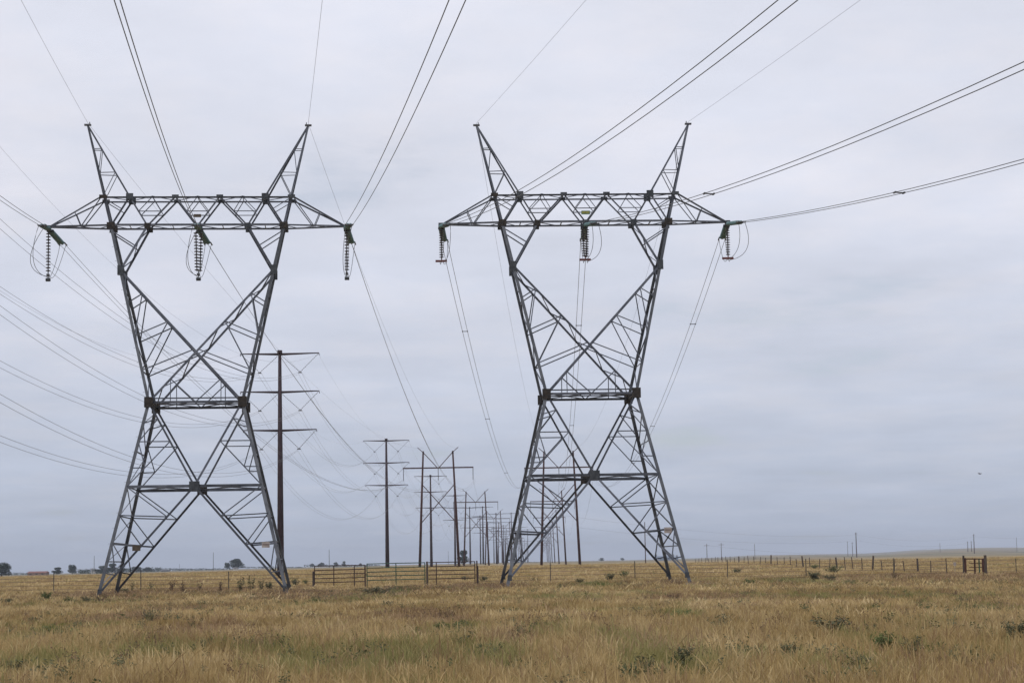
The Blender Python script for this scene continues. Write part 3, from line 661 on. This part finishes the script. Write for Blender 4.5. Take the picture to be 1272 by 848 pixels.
def tree(u, v, D, hpx, wpx, label, k):
    x = wx(u, D); H = hpx * D / F; w = wpx * D / F; z0 = post_z(u, v, D) - .3 * 0
    z0 = min(z0, zg(x, D) + 1.2); e = empty('tree', (x, D, z0), k * 1.7)
    for nm, m_ in zip(('crown', 'trunk'), tree_protos[k % 4]):
        o = link(nm, m_, e); o.scale = (w * 1.02, w * 1.02, H * 1.05)
    tag(e, label, 'tree', 'trees on the horizon')
for a in ((2, 714.5, 900, 17, 30, 'dark tree cut by the left edge of the photo'), (71, 712.5, 1100, 8.5, 14, 'low rounded tree left of the left tower, first right of the red roof'), (90, 712, 1150, 11.5, 13, 'taller tree between the rounded tree and the long hedge'),
          (127, 711, 1200, 9, 18, 'tree seen just left of the left tower\'s foot'), (139, 710, 1200, 11, 15, 'tree showing between the left tower\'s left legs'), (151, 710, 1250, 9, 12, 'small tree just right of the left tower\'s near left foot'),
          (293, 706, 1300, 12.5, 20, 'broad dark tree between the left tower\'s feet'), (282.5, 706, 1300, 8, 9, 'small tree touching the left side of the broad dark tree'), (575, 699.5, 1000, 17, 15, 'dark tree behind the first H-frame\'s right pole'),
          (170, 709.5, 1600, 6.5, 16, 'low tree clump right of the left tower\'s left foot'), (184, 709, 1600, 6, 12, 'low tree right of the clump by the left tower'), (400, 702.5, 2000, 6, 9, 'small hazy tree above the left pipe panel'), (388, 703, 2000, 5, 6, 'tiny hazy tree left of the panel\'s left post'),
          (417, 702, 2000, 5, 7, 'tiny hazy tree right of the mast above the left panel'), (427, 701.5, 2100, 6, 6, 'small hazy tree above the middle of the left panel'), (448, 701, 2200, 3.5, 4, 'tiny hazy tree above the right end of the left panel'),
          (747, 696, 2500, 3.5, 8, 'hazy bush on the horizon under the right tower'), (773, 695.5, 2600, 3, 6, 'tiny hazy bush right of the right tower\'s centre')):
    tree(*a, k=int(a[0]) % 4)
rg = random.Random(5); b = MB()
def strip(u0, u1, v, D, h, dens=5):
    u = u0
    while u < u1:
        p = at(u, v - h * .3, D + rg.uniform(-40, 40)); s = D / F
        hh = h * s * rg.uniform(.4, 1.0); w = rg.uniform(1.5, 4) * s; leaf_cloud(b, (p.x, p.y, p.z), (w, w, hh * .6), 36, .55 * s, rg); u += rg.uniform(.6, 2.6) * (5 / dens)
strip(-30, 36, 714, 2400, 4.5); strip(97, 135, 711.8, 1300, 7, 14); strip(128, 200, 710, 2000, 7.5, 12); strip(195, 290, 708, 2700, 3.4, 5); strip(300, 380, 705, 2800, 2.2, 3); strip(380, 470, 703, 2900, 3.0, 3); strip(640, 720, 698.5, 2800, 1.6, 2)
o = b.build('distant_trees', LEAFT); tag(o, 'ragged far-off line of trees along the left horizon', 'trees', None, 'stuff')
WALLW = material('pale_siding', (.45, .44, .42), (.55, .54, .52), .8); ROOFR = material('red_roof', (.17, .075, .06), (.24, .10, .08), .8); ROOFG = material('grey_roof', (.13, .13, .14), (.2, .2, .21), .7); BLUE = material('blue_grey_cladding', (.13, .17, .24), (.2, .25, .33), .6); DARKW = material('dark_window', (.02, .022, .03), (.03, .035, .04), .2)
def house(u, v, D, wpx, hpx, depth, roof, wall, label, cat='house', nw=3):
    x = wx(u, D); s = D / F; w, h = wpx * s, hpx * s; z0 = min(post_z(u, v, D), zg(x, D) + .6); e = empty('farm_building', (x, D, z0))
    b = MB(); b.box((0, depth / 2, h * .3 - .5), (w, depth, h * .6 + 1)); b.build('wall', wall, e)
    b = MB(); hw = w / 2 + .4; b.add([(-hw, -.5, h * .58), (hw, -.5, h * .58), (hw, depth + .5, h * .58), (-hw, depth + .5, h * .58), (-hw, depth / 2, h), (hw, depth / 2, h)], [(0, 1, 5, 4), (2, 3, 4, 5), (0, 4, 3), (1, 2, 5), (0, 3, 2, 1)]); b.build('roof', roof, e)
    for i in range(nw):
        b = MB(); b.box(((i + .5) / nw * w - w / 2, -.03, h * .3), (w / nw * .35, .08, h * .25)); b.build('window', DARKW, e)
    tag(e, label, cat)
house(45.5, 714, 1150, 22, 4.8, 9, ROOFR, material('tan_siding', (.2, .13, .1), (.27, .18, .14), .8), 'low red-roofed farmhouse near the left edge of the horizon'); house(115, 711.5, 1280, 3.5, 6, 5, ROOFG, WALLW, 'narrow pale shed beside the mast left of the left tower', 'shed', 1)
house(292, 706.3, 1290, 4.5, 2.6, 5, ROOFG, WALLW, 'tiny pale shed at the foot of the broad dark tree', 'shed', 1); house(205, 709, 1900, 9, 2.2, 7, ROOFG, material('dark_siding', (.06, .06, .07), (.09, .09, .1), .8), 'low dark shed on the horizon right of the left tower\'s foot', 'shed', 2)
house(826, 694.5, 2000, 15, 5, 14, BLUE, BLUE, 'blue-grey farm building seen through the right tower\'s right leg', 'farm building', 3)
for u, h in ((836.5, 7), (841, 6), (815, 7.5)):
    x = wx(u, 1980); s = 1980 / F; z0 = zg(x, 1980) ; zt = post_z(u, 694.5 - h, 1980) - z0; e = empty('grain_bin', (x, 1980, z0)); r = 1.5 * s
    b = MB(); b.tube([(0, 0, -.5), (0, 0, zt * .75)], r, 14); b.build('body', BLUE, e); b = MB(); b.tube([(0, 0, zt * .75), (0, 0, zt)], [r * 1.05, r * .12], 14); b.build('roof', ROOFG, e)
    tag(e, {836.5: 'blue-grey grain bin touching the right side of the blue-grey farm building', 841: 'rightmost grain bin by the blue-grey farm building', 815: 'tallest grain bin left of the blue-grey farm building'}[u], 'grain bin', 'grain bins')
# bird
p = at(1217, 588.5, 90); b = MB(); b.tube([(-.10, 0, 0), (-.03, 0, .015), (.04, 0, .01), (.11, 0, -.01)], [.008, .028, .026, .006], 8)
body = b
for s in (-1, 1): body.add([(-.03, 0, .02), (.035, 0, .02), (.03, s * .10, .075), (-.02, s * .19, .05), (-.05, s * .11, .065), (-.03, 0, .028), (.035, 0, .028), (.03, s * .10, .08), (-.02, s * .19, .054), (-.05, s * .11, .07)], [(0, 1, 2, 3, 4), (9, 8, 7, 6, 5), (0, 5, 6, 1), (1, 6, 7, 2), (2, 7, 8, 3), (3, 8, 9, 4), (4, 9, 5, 0)])
body.add([(-.08, -.02, 0), (-.08, .02, 0), (-.17, .035, .0), (-.17, -.035, .0), (-.08, 0, .012)], [(0, 1, 2, 3), (0, 4, 1), (1, 4, 2), (2, 4, 3), (3, 4, 0)])
o = body.build('bird', DARKW, loc=p); o.scale = (.7,) * 3; o.rotation_euler = (.2, 0, .6); tag(o, 'small dark bird flying in the sky at the right', 'bird')

# ------------------------------------------------------------------ weeds that stand out of the grass
def weed_mesh(kind, seed):
    rg = random.Random(seed); st, lf = MB(), MB(); n = {'bush': 22, 'stalk': 8, 'low': 22, 'sage': 18}[kind]
    for i in range(n):
        ang = rg.uniform(0, 6.28); sp = {'bush': .5, 'stalk': .28, 'low': .5, 'sage': .45}[kind] * math.sqrt(rg.random()); h = rg.uniform(.55, 1.0) if kind != 'low' else rg.uniform(.4, 1)
        tip = Vector((math.cos(ang) * sp, math.sin(ang) * sp, h)); b0 = Vector((tip.x * .15, tip.y * .15, -.05)); md = Vector((tip.x * .45, tip.y * .45, h * .55))
        st.tube([b0, md, tip], [.012, .009, .004], 4, False)
        for j in range({'bush': 34, 'stalk': 16, 'low': 22, 'sage': 34}[kind]):
            t = rg.uniform(.25, 1); q = (b0.lerp(md, t * 2) if t < .5 else md.lerp(tip, t * 2 - 1)) + Vector((rg.gauss(0, .045), rg.gauss(0, .045), rg.gauss(0, .02)))
            s = {'bush': .055, 'stalk': .06, 'low': .06, 'sage': .042}[kind] * rg.uniform(.5, 1.3); a = Vector((rg.gauss(0, 1), rg.gauss(0, 1), rg.gauss(0, .8))).normalized(); e = a.cross(Vector((rg.gauss(0, 1), rg.gauss(0, 1), 1))).normalized()
            lf.add([q, q + a * s + e * s * .45, q + a * s * 2.1, q + a * s - e * s * .45], [(0, 1, 2, 3)])
        if kind == 'stalk':
            lf.tube([tip, tip + Vector((0, 0, .035))], .03, 6)
    return st, lf
wm = {}
def weed(u, v, hpx, wpx, kind, mat, label):
    g = hit(u, v); D = g.y; h = hpx * D / F * .95 + .12; w = wpx * D / F * 1.25
    key = (kind, mat, int(u) % 3)
    if key not in wm:
        st, lf = weed_mesh(kind, len(kind) * 3 + int(u)); wm[key] = (mesh('stems', st.v, st.f, MATS['weed_stem']), mesh('foliage', lf.v, lf.f, MATS[mat]))
    e = empty('weed_plant', g, u * .37 % 6)
    for nm, m_ in zip(('stem', 'foliage'), wm[key]): o = link(nm, m_, e); o.scale = (w, w, h)
    tag(e, label, 'weed', 'weeds standing out of the grass')
WD = [(57, 748, 13, 14, 'bush', 'weed_green', 'green weed right of the left fence post'), (7, 753, 9, 15, 'bush', 'weed_dark', 'dark weed at the left edge below the fence'), (44, 777, 7, 17, 'low', 'weed_dark', 'small flat green weed in the grass at lower left'),
 (187, 774, 13, 22, 'sage', 'weed_sage', 'pale grey-green weed in the grass below the left tower'), (75, 797, 14, 38, 'low', 'weed_green', 'wide soft green patch plant at lower left'), (88, 751, 8, 18, 'low', 'weed_green', 'low green weed left of the left tower\'s foot'), (107, 750, 8, 16, 'low', 'weed_dark', 'low weed touching the left tower\'s near left foot'),
 (126, 750, 9, 20, 'sage', 'weed_brown', 'dry weed right below the left tower\'s left foot'), (164, 737, 14, 10, 'stalk', 'weed_dark', 'dark stalks just right of the left tower\'s left feet'), (188, 736, 12, 10, 'stalk', 'weed_dark', 'dark stalks by the second fence post'),
 (155, 739, 8, 14, 'bush', 'weed_dark', 'dark low weed between the left tower foot and fence post'), (213, 737, 18, 14, 'stalk', 'weed_brown', 'brown sunflower stalks in the middle between the left tower\'s feet'), (227, 738, 16, 14, 'stalk', 'weed_brown', 'brown stalks right of the first brown sunflower stalks'),
 (248, 735, 11, 14, 'stalk', 'weed_brown', 'short brown stalks left of the third fence post'), (298, 737, 20, 18, 'stalk', 'weed_dark', 'dark sunflower stalks right of the third fence post'), (312, 736, 22, 14, 'stalk', 'weed_dark', 'tallest dark sunflower stalks near the left tower\'s right foot'),
 (325, 736, 18, 14, 'stalk', 'weed_dark', 'dark sunflower stalks against the left tower\'s right foot'), (274, 737, 14, 14, 'stalk', 'weed_brown', 'brown stalks below the third fence post'), (335, 735, 12, 12, 'bush', 'weed_dark', 'leafy weed at the left tower\'s near right foot'),
 (367, 729, 10, 11, 'bush', 'weed_dark', 'green weed just right of the left tower\'s right feet'), (379, 728, 8, 8, 'bush', 'weed_green', 'small weed left of the pipe panel'), (388, 752, 8, 12, 'low', 'weed_green', 'bright weed below the left end of the pipe panel'), (470, 740, 10, 34, 'low', 'weed_dark', 'dark weedy clump in front of the green gate'),
 (500, 762, 13, 5, 'stalk', 'weed_dark', 'single dark stalk below the green gate'), (545, 789, 11, 12, 'bush', 'weed_green', 'small green plant in the middle of the lower grass'), (562, 788, 12, 26, 'low', 'weed_green', 'soft green plant right of centre in the lower grass'),
 (601, 724, 8, 12, 'bush', 'weed_dark', 'green weed between the pipe panels and the right tower'), (577, 722, 6, 10, 'bush', 'weed_dark', 'small weed under the right pipe panel'), (720, 727, 8, 11, 'bush', 'weed_dark', 'green weed under the right tower, right of the fence post'),
 (664, 724, 6, 10, 'bush', 'weed_dark', 'small weed right of the right tower\'s left foot'), (758, 724, 12, 12, 'bush', 'weed_dark', 'dark green weed under the middle of the right tower'), (775, 719, 11, 13, 'sage', 'weed_green', 'loose green weed left of the fence post under the right tower'), (747, 731, 6, 16, 'low', 'weed_bright', 'low bright green tuft under the right tower'),
 (838, 749, 10, 22, 'sage', 'weed_brown', 'reddish-brown dead bush below the right tower\'s right foot'), (778, 766, 9, 24, 'bush', 'weed_dark', 'dark bushy weed in the grass below the right tower'), (845, 769, 8, 24, 'low', 'weed_green', 'green tuft right of the dark bushy weed'), (662, 787, 8, 9, 'bush', 'weed_green', 'left of two small green plants left of the photo\'s centre line'),
 (678, 785, 8, 9, 'bush', 'weed_green', 'right of two small green plants near the centre'), (802, 741, 5, 20, 'low', 'weed_bright', 'low green streak below the right tower\'s right half'), (926, 743, 5, 15, 'low', 'weed_bright', 'bright low green tuft right of the right tower'), (930, 729, 9, 18, 'bush', 'weed_green', 'green weed right of the pale concrete pad'),
 (915, 714, 8, 12, 'bush', 'weed_dark', 'dark weed beside the fence post right of the right tower'), (895, 790, 22, 30, 'sage', 'weed_sage', 'grey-green tall weed below the right tower\'s right side'), (845, 832, 22, 30, 'low', 'weed_dark', 'dark green clump near the bottom right of centre'), (802, 838, 18, 24, 'low', 'weed_dark', 'dark green clump at the bottom just left of another'),
 (1013, 722, 12, 17, 'bush', 'weed_dark', 'dark green bush right of the tall fence post'), (1036, 713, 12, 24, 'sage', 'weed_green', 'spreading green weed behind the dark green bush'), (1012, 707, 6, 10, 'bush', 'weed_green', 'small green weed behind the tall fence post'), (1033, 722, 7, 20, 'bush', 'weed_dark', 'low weed right of the dark green bush by the fence'), (1112, 722, 9, 15, 'sage', 'weed_brown', 'purple-brown tumbleweed against the receding fence'),
 (1035, 791, 19, 42, 'bush', 'weed_dark', 'large dark grey-green bush in the lower right grass'), (1083, 792, 11, 13, 'bush', 'weed_dark', 'small dark weed right of the large bush'), (1098, 814, 24, 28, 'bush', 'weed_green', 'bright green leafy weed at lower right'), (1132, 822, 24, 30, 'sage', 'weed_dark', 'dark twiggy weed right of the bright green leafy weed'),
 (1197, 753, 8, 17, 'low', 'weed_dark', 'green weed in the grass below the corner gate'), (1213, 764, 8, 20, 'low', 'weed_green', 'green tuft just below the weed under the corner gate'), (985, 820, 14, 26, 'bush', 'weed_dark', 'dark clump left of the bright green leafy weed'), (1070, 838, 16, 26, 'low', 'weed_dark', 'dark green clump near the bottom right'), (1110, 769, 8, 12, 'bush', 'weed_sage', 'small grey weed above the bright green leafy weed'), (1125, 768, 7, 8, 'bush', 'weed_sage', 'tiny grey weed right of the small grey weed'),
 (1262, 805, 30, 28, 'bush', 'weed_dark', 'tall dark weed at the right edge'), (1190, 836, 14, 40, 'low', 'weed_dark', 'wide dark clump at the bottom right'), (20, 840, 14, 30, 'low', 'weed_dark', 'dark clump in the bottom left corner'), (255, 812, 14, 14, 'bush', 'weed_dark', 'small dark green plant at lower left of centre'), (205, 815, 10, 16, 'low', 'weed_dark', 'green tuft left of the small dark green plant'), (480, 757, 8, 20, 'low', 'weed_sage', 'grey-green tuft below the green gate')]
for w_ in WD: weed(*w_)

# ------------------------------------------------------------------ grass
def grass_mat(name, cols, patch):
    m = bpy.data.materials.new(name); m.use_nodes = True; t = m.node_tree; b = t.nodes['Principled BSDF']; ln = t.links.new
    b.inputs['Roughness'].default_value = .7; b.inputs['Specular IOR Level'].default_value = .2
    oi = t.nodes.new('ShaderNodeObjectInfo'); r = t.nodes.new('ShaderNodeValToRGB'); e = r.color_ramp.elements
    e[0].position, e[0].color = 0, (*cols[0], 1); e[1].position, e[1].color = 1, (*cols[-1], 1)
    for i, c in enumerate(cols[1:-1]): x = e.new((i + 1) / (len(cols) - 1)); x.color = (*c, 1)
    ln(oi.outputs['Random'], r.inputs[0])
    g = t.nodes.new('ShaderNodeNewGeometry'); n = t.nodes.new('ShaderNodeTexNoise'); n.inputs['Scale'].default_value = .11; n.inputs['Detail'].default_value = 5
    mp = t.nodes.new('ShaderNodeMapping'); mp.inputs['Scale'].default_value = (1, .8, 0); ln(g.outputs['Position'], mp.inputs[0]); ln(mp.outputs[0], n.inputs['Vector'])
    r2_ = t.nodes.new('ShaderNodeValToRGB'); r2_.color_ramp.elements[0].position = .40; r2_.color_ramp.elements[1].position = .62; r2_.color_ramp.elements[0].color = (*patch, 1); r2_.color_ramp.elements[1].color = (1, 1, 1, 1)
    ln(n.outputs[0], r2_.inputs[0]); x = t.nodes.new('ShaderNodeMix'); x.data_type = 'RGBA'; x.blend_type = 'MULTIPLY'; x.inputs['Factor'].default_value = 1
    ln(r.outputs[0], x.inputs['A']); ln(r2_.outputs[0], x.inputs['B']); ln(x.outputs['Result'], b.inputs['Base Color'])
    tr = t.nodes.new('ShaderNodeBsdfTranslucent'); ln(x.outputs['Result'], tr.inputs[0]); ms = t.nodes.new('ShaderNodeMixShader'); ms.inputs[0].default_value = .3
    ln(b.outputs[0], ms.inputs[1]); ln(tr.outputs[0], ms.inputs[2]); ln(ms.outputs[0], t.nodes['Material Output'].inputs[0]); return m
STRAW = grass_mat('straw_grass', [(.35, .255, .12), (.65, .49, .25), (.48, .355, .17), (.76, .61, .36)], (.68, .65, .56))
STRAWB = grass_mat('brown_grass', [(.28, .19, .105), (.43, .30, .17), (.34, .24, .135), (.50, .37, .225)], (.75, .7, .65))
GREENG = grass_mat('green_grass', [(.20, .195, .07), (.40, .345, .15), (.28, .25, .095), (.50, .41, .20)], (.75, .78, .7))
def clump(name, nb, rad, h, wd, mat, seed, heads=0.3, lean=.62):
    rg = random.Random(seed); vs, fs = [], []
    for i in range(nb):
        a = rg.uniform(0, 6.28); q = rad * math.sqrt(rg.random()); bx, by = q * math.cos(a), q * math.sin(a); hh = h * rg.uniform(.3, 1.0) * (1.45 if rg.random() < .12 else 1); la = rg.uniform(0, 6.28); le = hh * lean * rg.random() * 1.6
        f = rg.uniform(0, 3.14); wx_, wy_ = math.cos(f) * wd / 2, math.sin(f) * wd / 2; n = len(vs); dx, dy = math.cos(la) * le, math.sin(la) * le
        for t, k in ((0, 1), (.5, .8)):
            x, y, z = bx + dx * t * t, by + dy * t * t, hh * t; vs.append((x - wx_ * k, y - wy_ * k, z - .03)); vs.append((x + wx_ * k, y + wy_ * k, z - .03))
        tx, ty = bx + dx, by + dy; fs.append((n, n + 1, n + 3, n + 2))
        if rg.random() < heads:
            k = 1.9; z8 = hh * .8; x8, y8 = bx + dx * .66, by + dy * .66
            vs += [(x8 - wx_ * k, y8 - wy_ * k, z8), (x8 + wx_ * k, y8 + wy_ * k, z8), (tx, ty, hh)]; fs.append((n + 2, n + 3, n + 5, n + 4)); fs.append((n + 4, n + 5, n + 6))
        else:
            vs.append((tx, ty, hh)); fs.append((n + 2, n + 3, n + 4))
    return bpy.data.objects.new(name, mesh(name, vs, fs, mat))
def scatter(name, src, pts, label):
    P = np.array(pts, dtype=np.float32); m_ = bpy.data.meshes.new(name); m_.from_pydata([tuple(map(float, p[:3])) for p in P], [], [])
    at_ = m_.attributes.new('size', 'FLOAT', 'POINT'); at_.data.foreach_set('value', P[:, 3]); ar = m_.attributes.new('spin', 'FLOAT', 'POINT'); ar.data.foreach_set('value', P[:, 4])
    o = link(name, m_); g = bpy.data.node_groups.new(name, 'GeometryNodeTree'); g.interface.new_socket('Geometry', in_out='INPUT', socket_type='NodeSocketGeometry'); g.interface.new_socket('Geometry', in_out='OUTPUT', socket_type='NodeSocketGeometry')
    n = g.nodes; i_, o_ = n.new('NodeGroupInput'), n.new('NodeGroupOutput'); ip = n.new('GeometryNodeInstanceOnPoints'); ob = n.new('GeometryNodeObjectInfo'); ob.inputs['Object'].default_value = src; ob.inputs['As Instance'].default_value = True
    s1, s2 = n.new('GeometryNodeInputNamedAttribute'), n.new('GeometryNodeInputNamedAttribute'); s1.inputs['Name'].default_value = 'size'; s2.inputs['Name'].default_value = 'spin'
    cx = n.new('ShaderNodeCombineXYZ'); g.links.new(s2.outputs['Attribute'], cx.inputs[2])
    g.links.new(i_.outputs[0], ip.inputs['Points']); g.links.new(ob.outputs['Geometry'], ip.inputs['Instance']); g.links.new(cx.outputs[0], ip.inputs['Rotation']); g.links.new(s1.outputs['Attribute'], ip.inputs['Scale']); g.links.new(ip.outputs[0], o_.inputs[0])
    md = o.modifiers.new('grass', 'NODES'); md.node_group = g; tag(o, label, 'grass', None, 'stuff'); return o
GP = [(75, 790, 34, 10), (470, 822, 120, 15), (560, 787, 40, 8), (250, 812, 20, 8), (20, 835, 40, 12), (330, 812, 40, 8), (470, 742, 30, 6), (930, 742, 22, 4), (748, 729, 20, 4), (802, 740, 18, 3), (845, 768, 20, 5), (1098, 805, 22, 14), (1000, 725, 40, 5), (820, 825, 50, 14), (700, 745, 60, 3), (1130, 745, 70, 5), (1010, 745, 60, 4), (190, 815, 30, 10), (1060, 835, 60, 10), (760, 800, 30, 10), (680, 790, 25, 6), (620, 825, 40, 12), (385, 755, 20, 4), (1200, 758, 24, 6), (110, 752, 60, 4)]
BP = [(255, 734, 110, 5), (1130, 716, 150, 6), (420, 740, 80, 5), (560, 732, 60, 4), (700, 716, 90, 4), (960, 716, 60, 5), (870, 748, 60, 5), (210, 765, 30, 6), (640, 800, 30, 6), (250, 790, 40, 8), (520, 770, 60, 6)]
DP = [(1200, 830, 90, 14), (1110, 815, 60, 10), (990, 825, 50, 12), (810, 835, 40, 10), (20, 845, 60, 8), (470, 736, 40, 5)]
GPW = []
for (u, v, a_, b_) in GP + DP + BP:
    c = hit(u, v); e1 = hit(u, v - b_); GPW.append((c.x, c.y, 1.35 * a_ * c.y / F, max(.5, 1.35 * abs(e1.y - c.y))))
ng = len(GP)
def patch(x, y, lst): 
    return max((1 - math.hypot((x - c[0]) / c[2], (y - c[1]) / c[3]) for c in lst), default=-1)
def field(d0, d1, dens, seed, zonew=.315):
    """random points of a wedge of the field, sorted into kinds of grass"""
    rg = np.random.default_rng(seed); area = zonew * (d1 ** 2 - d0 ** 2); n = int(area * dens); out = {'s': [], 'b': [], 'g': []}
    ys = np.sqrt(rg.uniform(d0 ** 2, d1 ** 2, n)); xs = rg.uniform(-zonew, zonew, n) * ys; R = rg.random((n, 4))
    for x, y, r in zip(xs, ys, R):
        x, y = float(x), float(y); nb = noise.noise(Vector((x / 5.5, y / 7, 7))) + .5 * noise.noise(Vector((x / 1.7, y / 2.2, 17))); dk = 0
        if y < 160:
            pg = patch(x, y, GPW[:ng]); dk = patch(x, y, GPW[ng:ng + len(DP)]); bp_ = patch(x, y, GPW[ng + len(DP):])
        else: pg = bp_ = -1
        cover = .5 + .6 * noise.noise(Vector((x / 1.1, y / 1.6, 27))) + .5 * noise.noise(Vector((x / 4.1, y / 5.2, 57)))
        if r[1] > .30 + .9 * cover: continue
        if dk > 0 and r[1] > .45: continue
        if r[0] < (pg > 0) * min(.8, pg * 1.6 + .15) + max(0, nb - .12) * .8 + .03: k = 'g'
        elif r[0] > .86 + .3 * nb - (bp_ > 0) * min(.6, .2 + bp_): k = 'b'
        else: k = 's'
        hs = 1 + .45 * noise.noise(Vector((x / 3.1, y / 4.3, 47))) + .45 * noise.noise(Vector((x / .9, y / 1.1, 67)))
        out[k].append((x, y, zg(x, y), hs * (.7 + .6 * r[2]), r[3] * 6.28))
    return out
Z = [('near', 20, 46, 34, 50, .15, .26, .0045), ('middle', 46, 95, 14, 48, .20, .25, .008), ('far', 95, 200, 4.4, 40, .36, .25, .020), ('farthest', 200, 520, .5, 40, .9, .25, .05)]
for i, (zn, d0, d1, dens, nb, rad, h, wd) in enumerate(Z):
    f = field(d0, d1, dens, 11 + i)
    for k, mat, lab, hk, nb_k in (('s', STRAW, 'straw-coloured dry grass', 1, 1), ('b', STRAWB, 'brownish dry grass', .95, 1), ('g', GREENG, 'greener grass', .85, 1.1)):
        if not f[k]: continue
        half = [f[k][0::2], f[k][1::2]]
        for q in range(2):
            if half[q]: scatter('dry_grass' if k != 'g' else 'green_grass', clump('grass_clump', int(nb * nb_k), rad, h * hk * (1 if q else .85), wd, mat, 100 + i * 10 + q, .7 if q else .2), half[q], f'{lab} of the {zn} part of the field')

def forb(name, nst, h, wd_, leaf, mat, seed):
    rg = random.Random(seed); b = MB()
    for i in range(nst):
        a = rg.uniform(0, 6.28); sp = wd_ * math.sqrt(rg.random()); hh = h * rg.uniform(.5, 1); tip = Vector((math.cos(a) * sp, math.sin(a) * sp, hh)); b0 = tip * .2; b0.z = -.03
        w = .006; b.add([b0 + Vector((-w, 0, 0)), b0 + Vector((w, 0, 0)), tip], [(0, 1, 2)])
        for j in range(14):
            q = b0.lerp(tip, rg.uniform(.2, 1)) + Vector((rg.gauss(0, .02), rg.gauss(0, .02), 0)); s_ = leaf * rg.uniform(.5, 1.2); d = Vector((rg.gauss(0, 1), rg.gauss(0, 1), rg.gauss(.3, .7))).normalized(); e_ = d.cross(Vector((rg.gauss(0, 1), rg.gauss(0, 1), 1))).normalized()
            b.add([q, q + d * s_ + e_ * s_ * .4, q + d * s_ * 2, q + d * s_ - e_ * s_ * .4], [(0, 1, 2, 3)])
    return bpy.data.objects.new(name, mesh(name, b.v, b.f, mat))
FG = grass_mat('forb_leaves', [(.08, .095, .045), (.14, .155, .07), (.19, .19, .11), (.11, .12, .06)], (.8, .8, .8)); FB = grass_mat('dead_forbs', [(.13, .085, .06), (.23, .155, .10), (.17, .115, .08)], (.8, .8, .8))
rg = np.random.default_rng(77)
for nm, src, dens, d0, d1, hh, th, lab in (('green_forbs', forb('forb', 7, .34, .20, .026, FG, 1), .55, 22, 135, 1, -.05, 'scattered small grey-green forbs among the dry grass'), ('dead_forbs', forb('dead_forb', 9, .36, .22, .020, FB, 2), .55, 22, 145, 1, .0, 'scattered dead brown weeds among the dry grass'),
                                   ('low_forbs', forb('low_forb', 12, .22, .34, .034, FG, 3), .22, 22, 150, 1, .05, 'low green mats of weeds among the dry grass')):
    n = int(.315 * (d1 ** 2 - d0 ** 2) * dens); ys = np.sqrt(rg.uniform(d0 ** 2, d1 ** 2, n)); xs = rg.uniform(-.315, .315, n) * ys; pl = []
    for x, y in zip(xs, ys):
        x, y = float(x), float(y); c = noise.noise(Vector((x / 4.5, y / 6.5, 3 + th * 90))) + .4 * noise.noise(Vector((x / 1.2, y / 1.4, 31)))
        if c > .10 or (nm == 'dead_forbs' and patch(x, y, GPW[ng + len(DP):]) > 0): pl.append((x, y, zg(x, y), float(rg.uniform(.6, 1.35)), float(rg.uniform(0, 6.28))))
    if nm == 'low_forbs':
        for (cx_, cy_, ax_, ay_) in GPW[ng:ng + len(DP)]:
            for _ in range(int(3.14 * ax_ * ay_ * 1.6)):
                a = rnd.uniform(0, 6.28); q = math.sqrt(rnd.random()); x, y = cx_ + ax_ * q * math.cos(a), cy_ + ay_ * q * math.sin(a)
                if noise.noise(Vector((x / 1.3, y / 1.3, 71))) > -.05: pl.append((x, y, zg(x, y), rnd.uniform(.7, 1.2), rnd.uniform(0, 6.28)))
    scatter(nm, src, pl, lab)

fg = []; ft_ = []
for T in (1, 2):
    for sx in (-1, 1):
        for sy in (-1, 1):
            c = tw(T, leg_low(sx, sy, -.4))
            for i in range(26):
                a = rnd.uniform(0, 6.28); q = rnd.uniform(.25, 1.5); x, y = c.x + q * math.cos(a), c.y + q * math.sin(a); (fg if i % 3 else ft_).append((x, y, zg(x, y), rnd.uniform(.9, 1.7), rnd.uniform(0, 6.28)))
scatter('dry_grass', clump('grass_clump', 40, .3, .34, .014, STRAWB, 900, .4), fg, 'taller brown grass grown up round the tower feet'); scatter('dead_forbs', forb('foot_forb', 9, .42, .25, .03, FB, 9), ft_, 'dead weeds grown up round the tower feet')

# ------------------------------------------------------------------ haze
b = MB(); b.box((0, 0, 31.5), (23000, 23000, 113)); hz = b.build('haze', bpy.data.materials.new('haze_air')); hm = hz.data.materials[0]; hm.use_nodes = True; t = hm.node_tree
t.nodes.remove(t.nodes['Principled BSDF']); v = t.nodes.new('ShaderNodeVolumePrincipled'); v.inputs['Color'].default_value = (.80, .87, 1, 1); v.inputs['Density'].default_value = .00012; v.inputs['Anisotropy'].default_value = 0
t.links.new(v.outputs[0], t.nodes['Material Output'].inputs['Volume']); tag(hz, 'thin pale haze over the plain', kind='stuff')
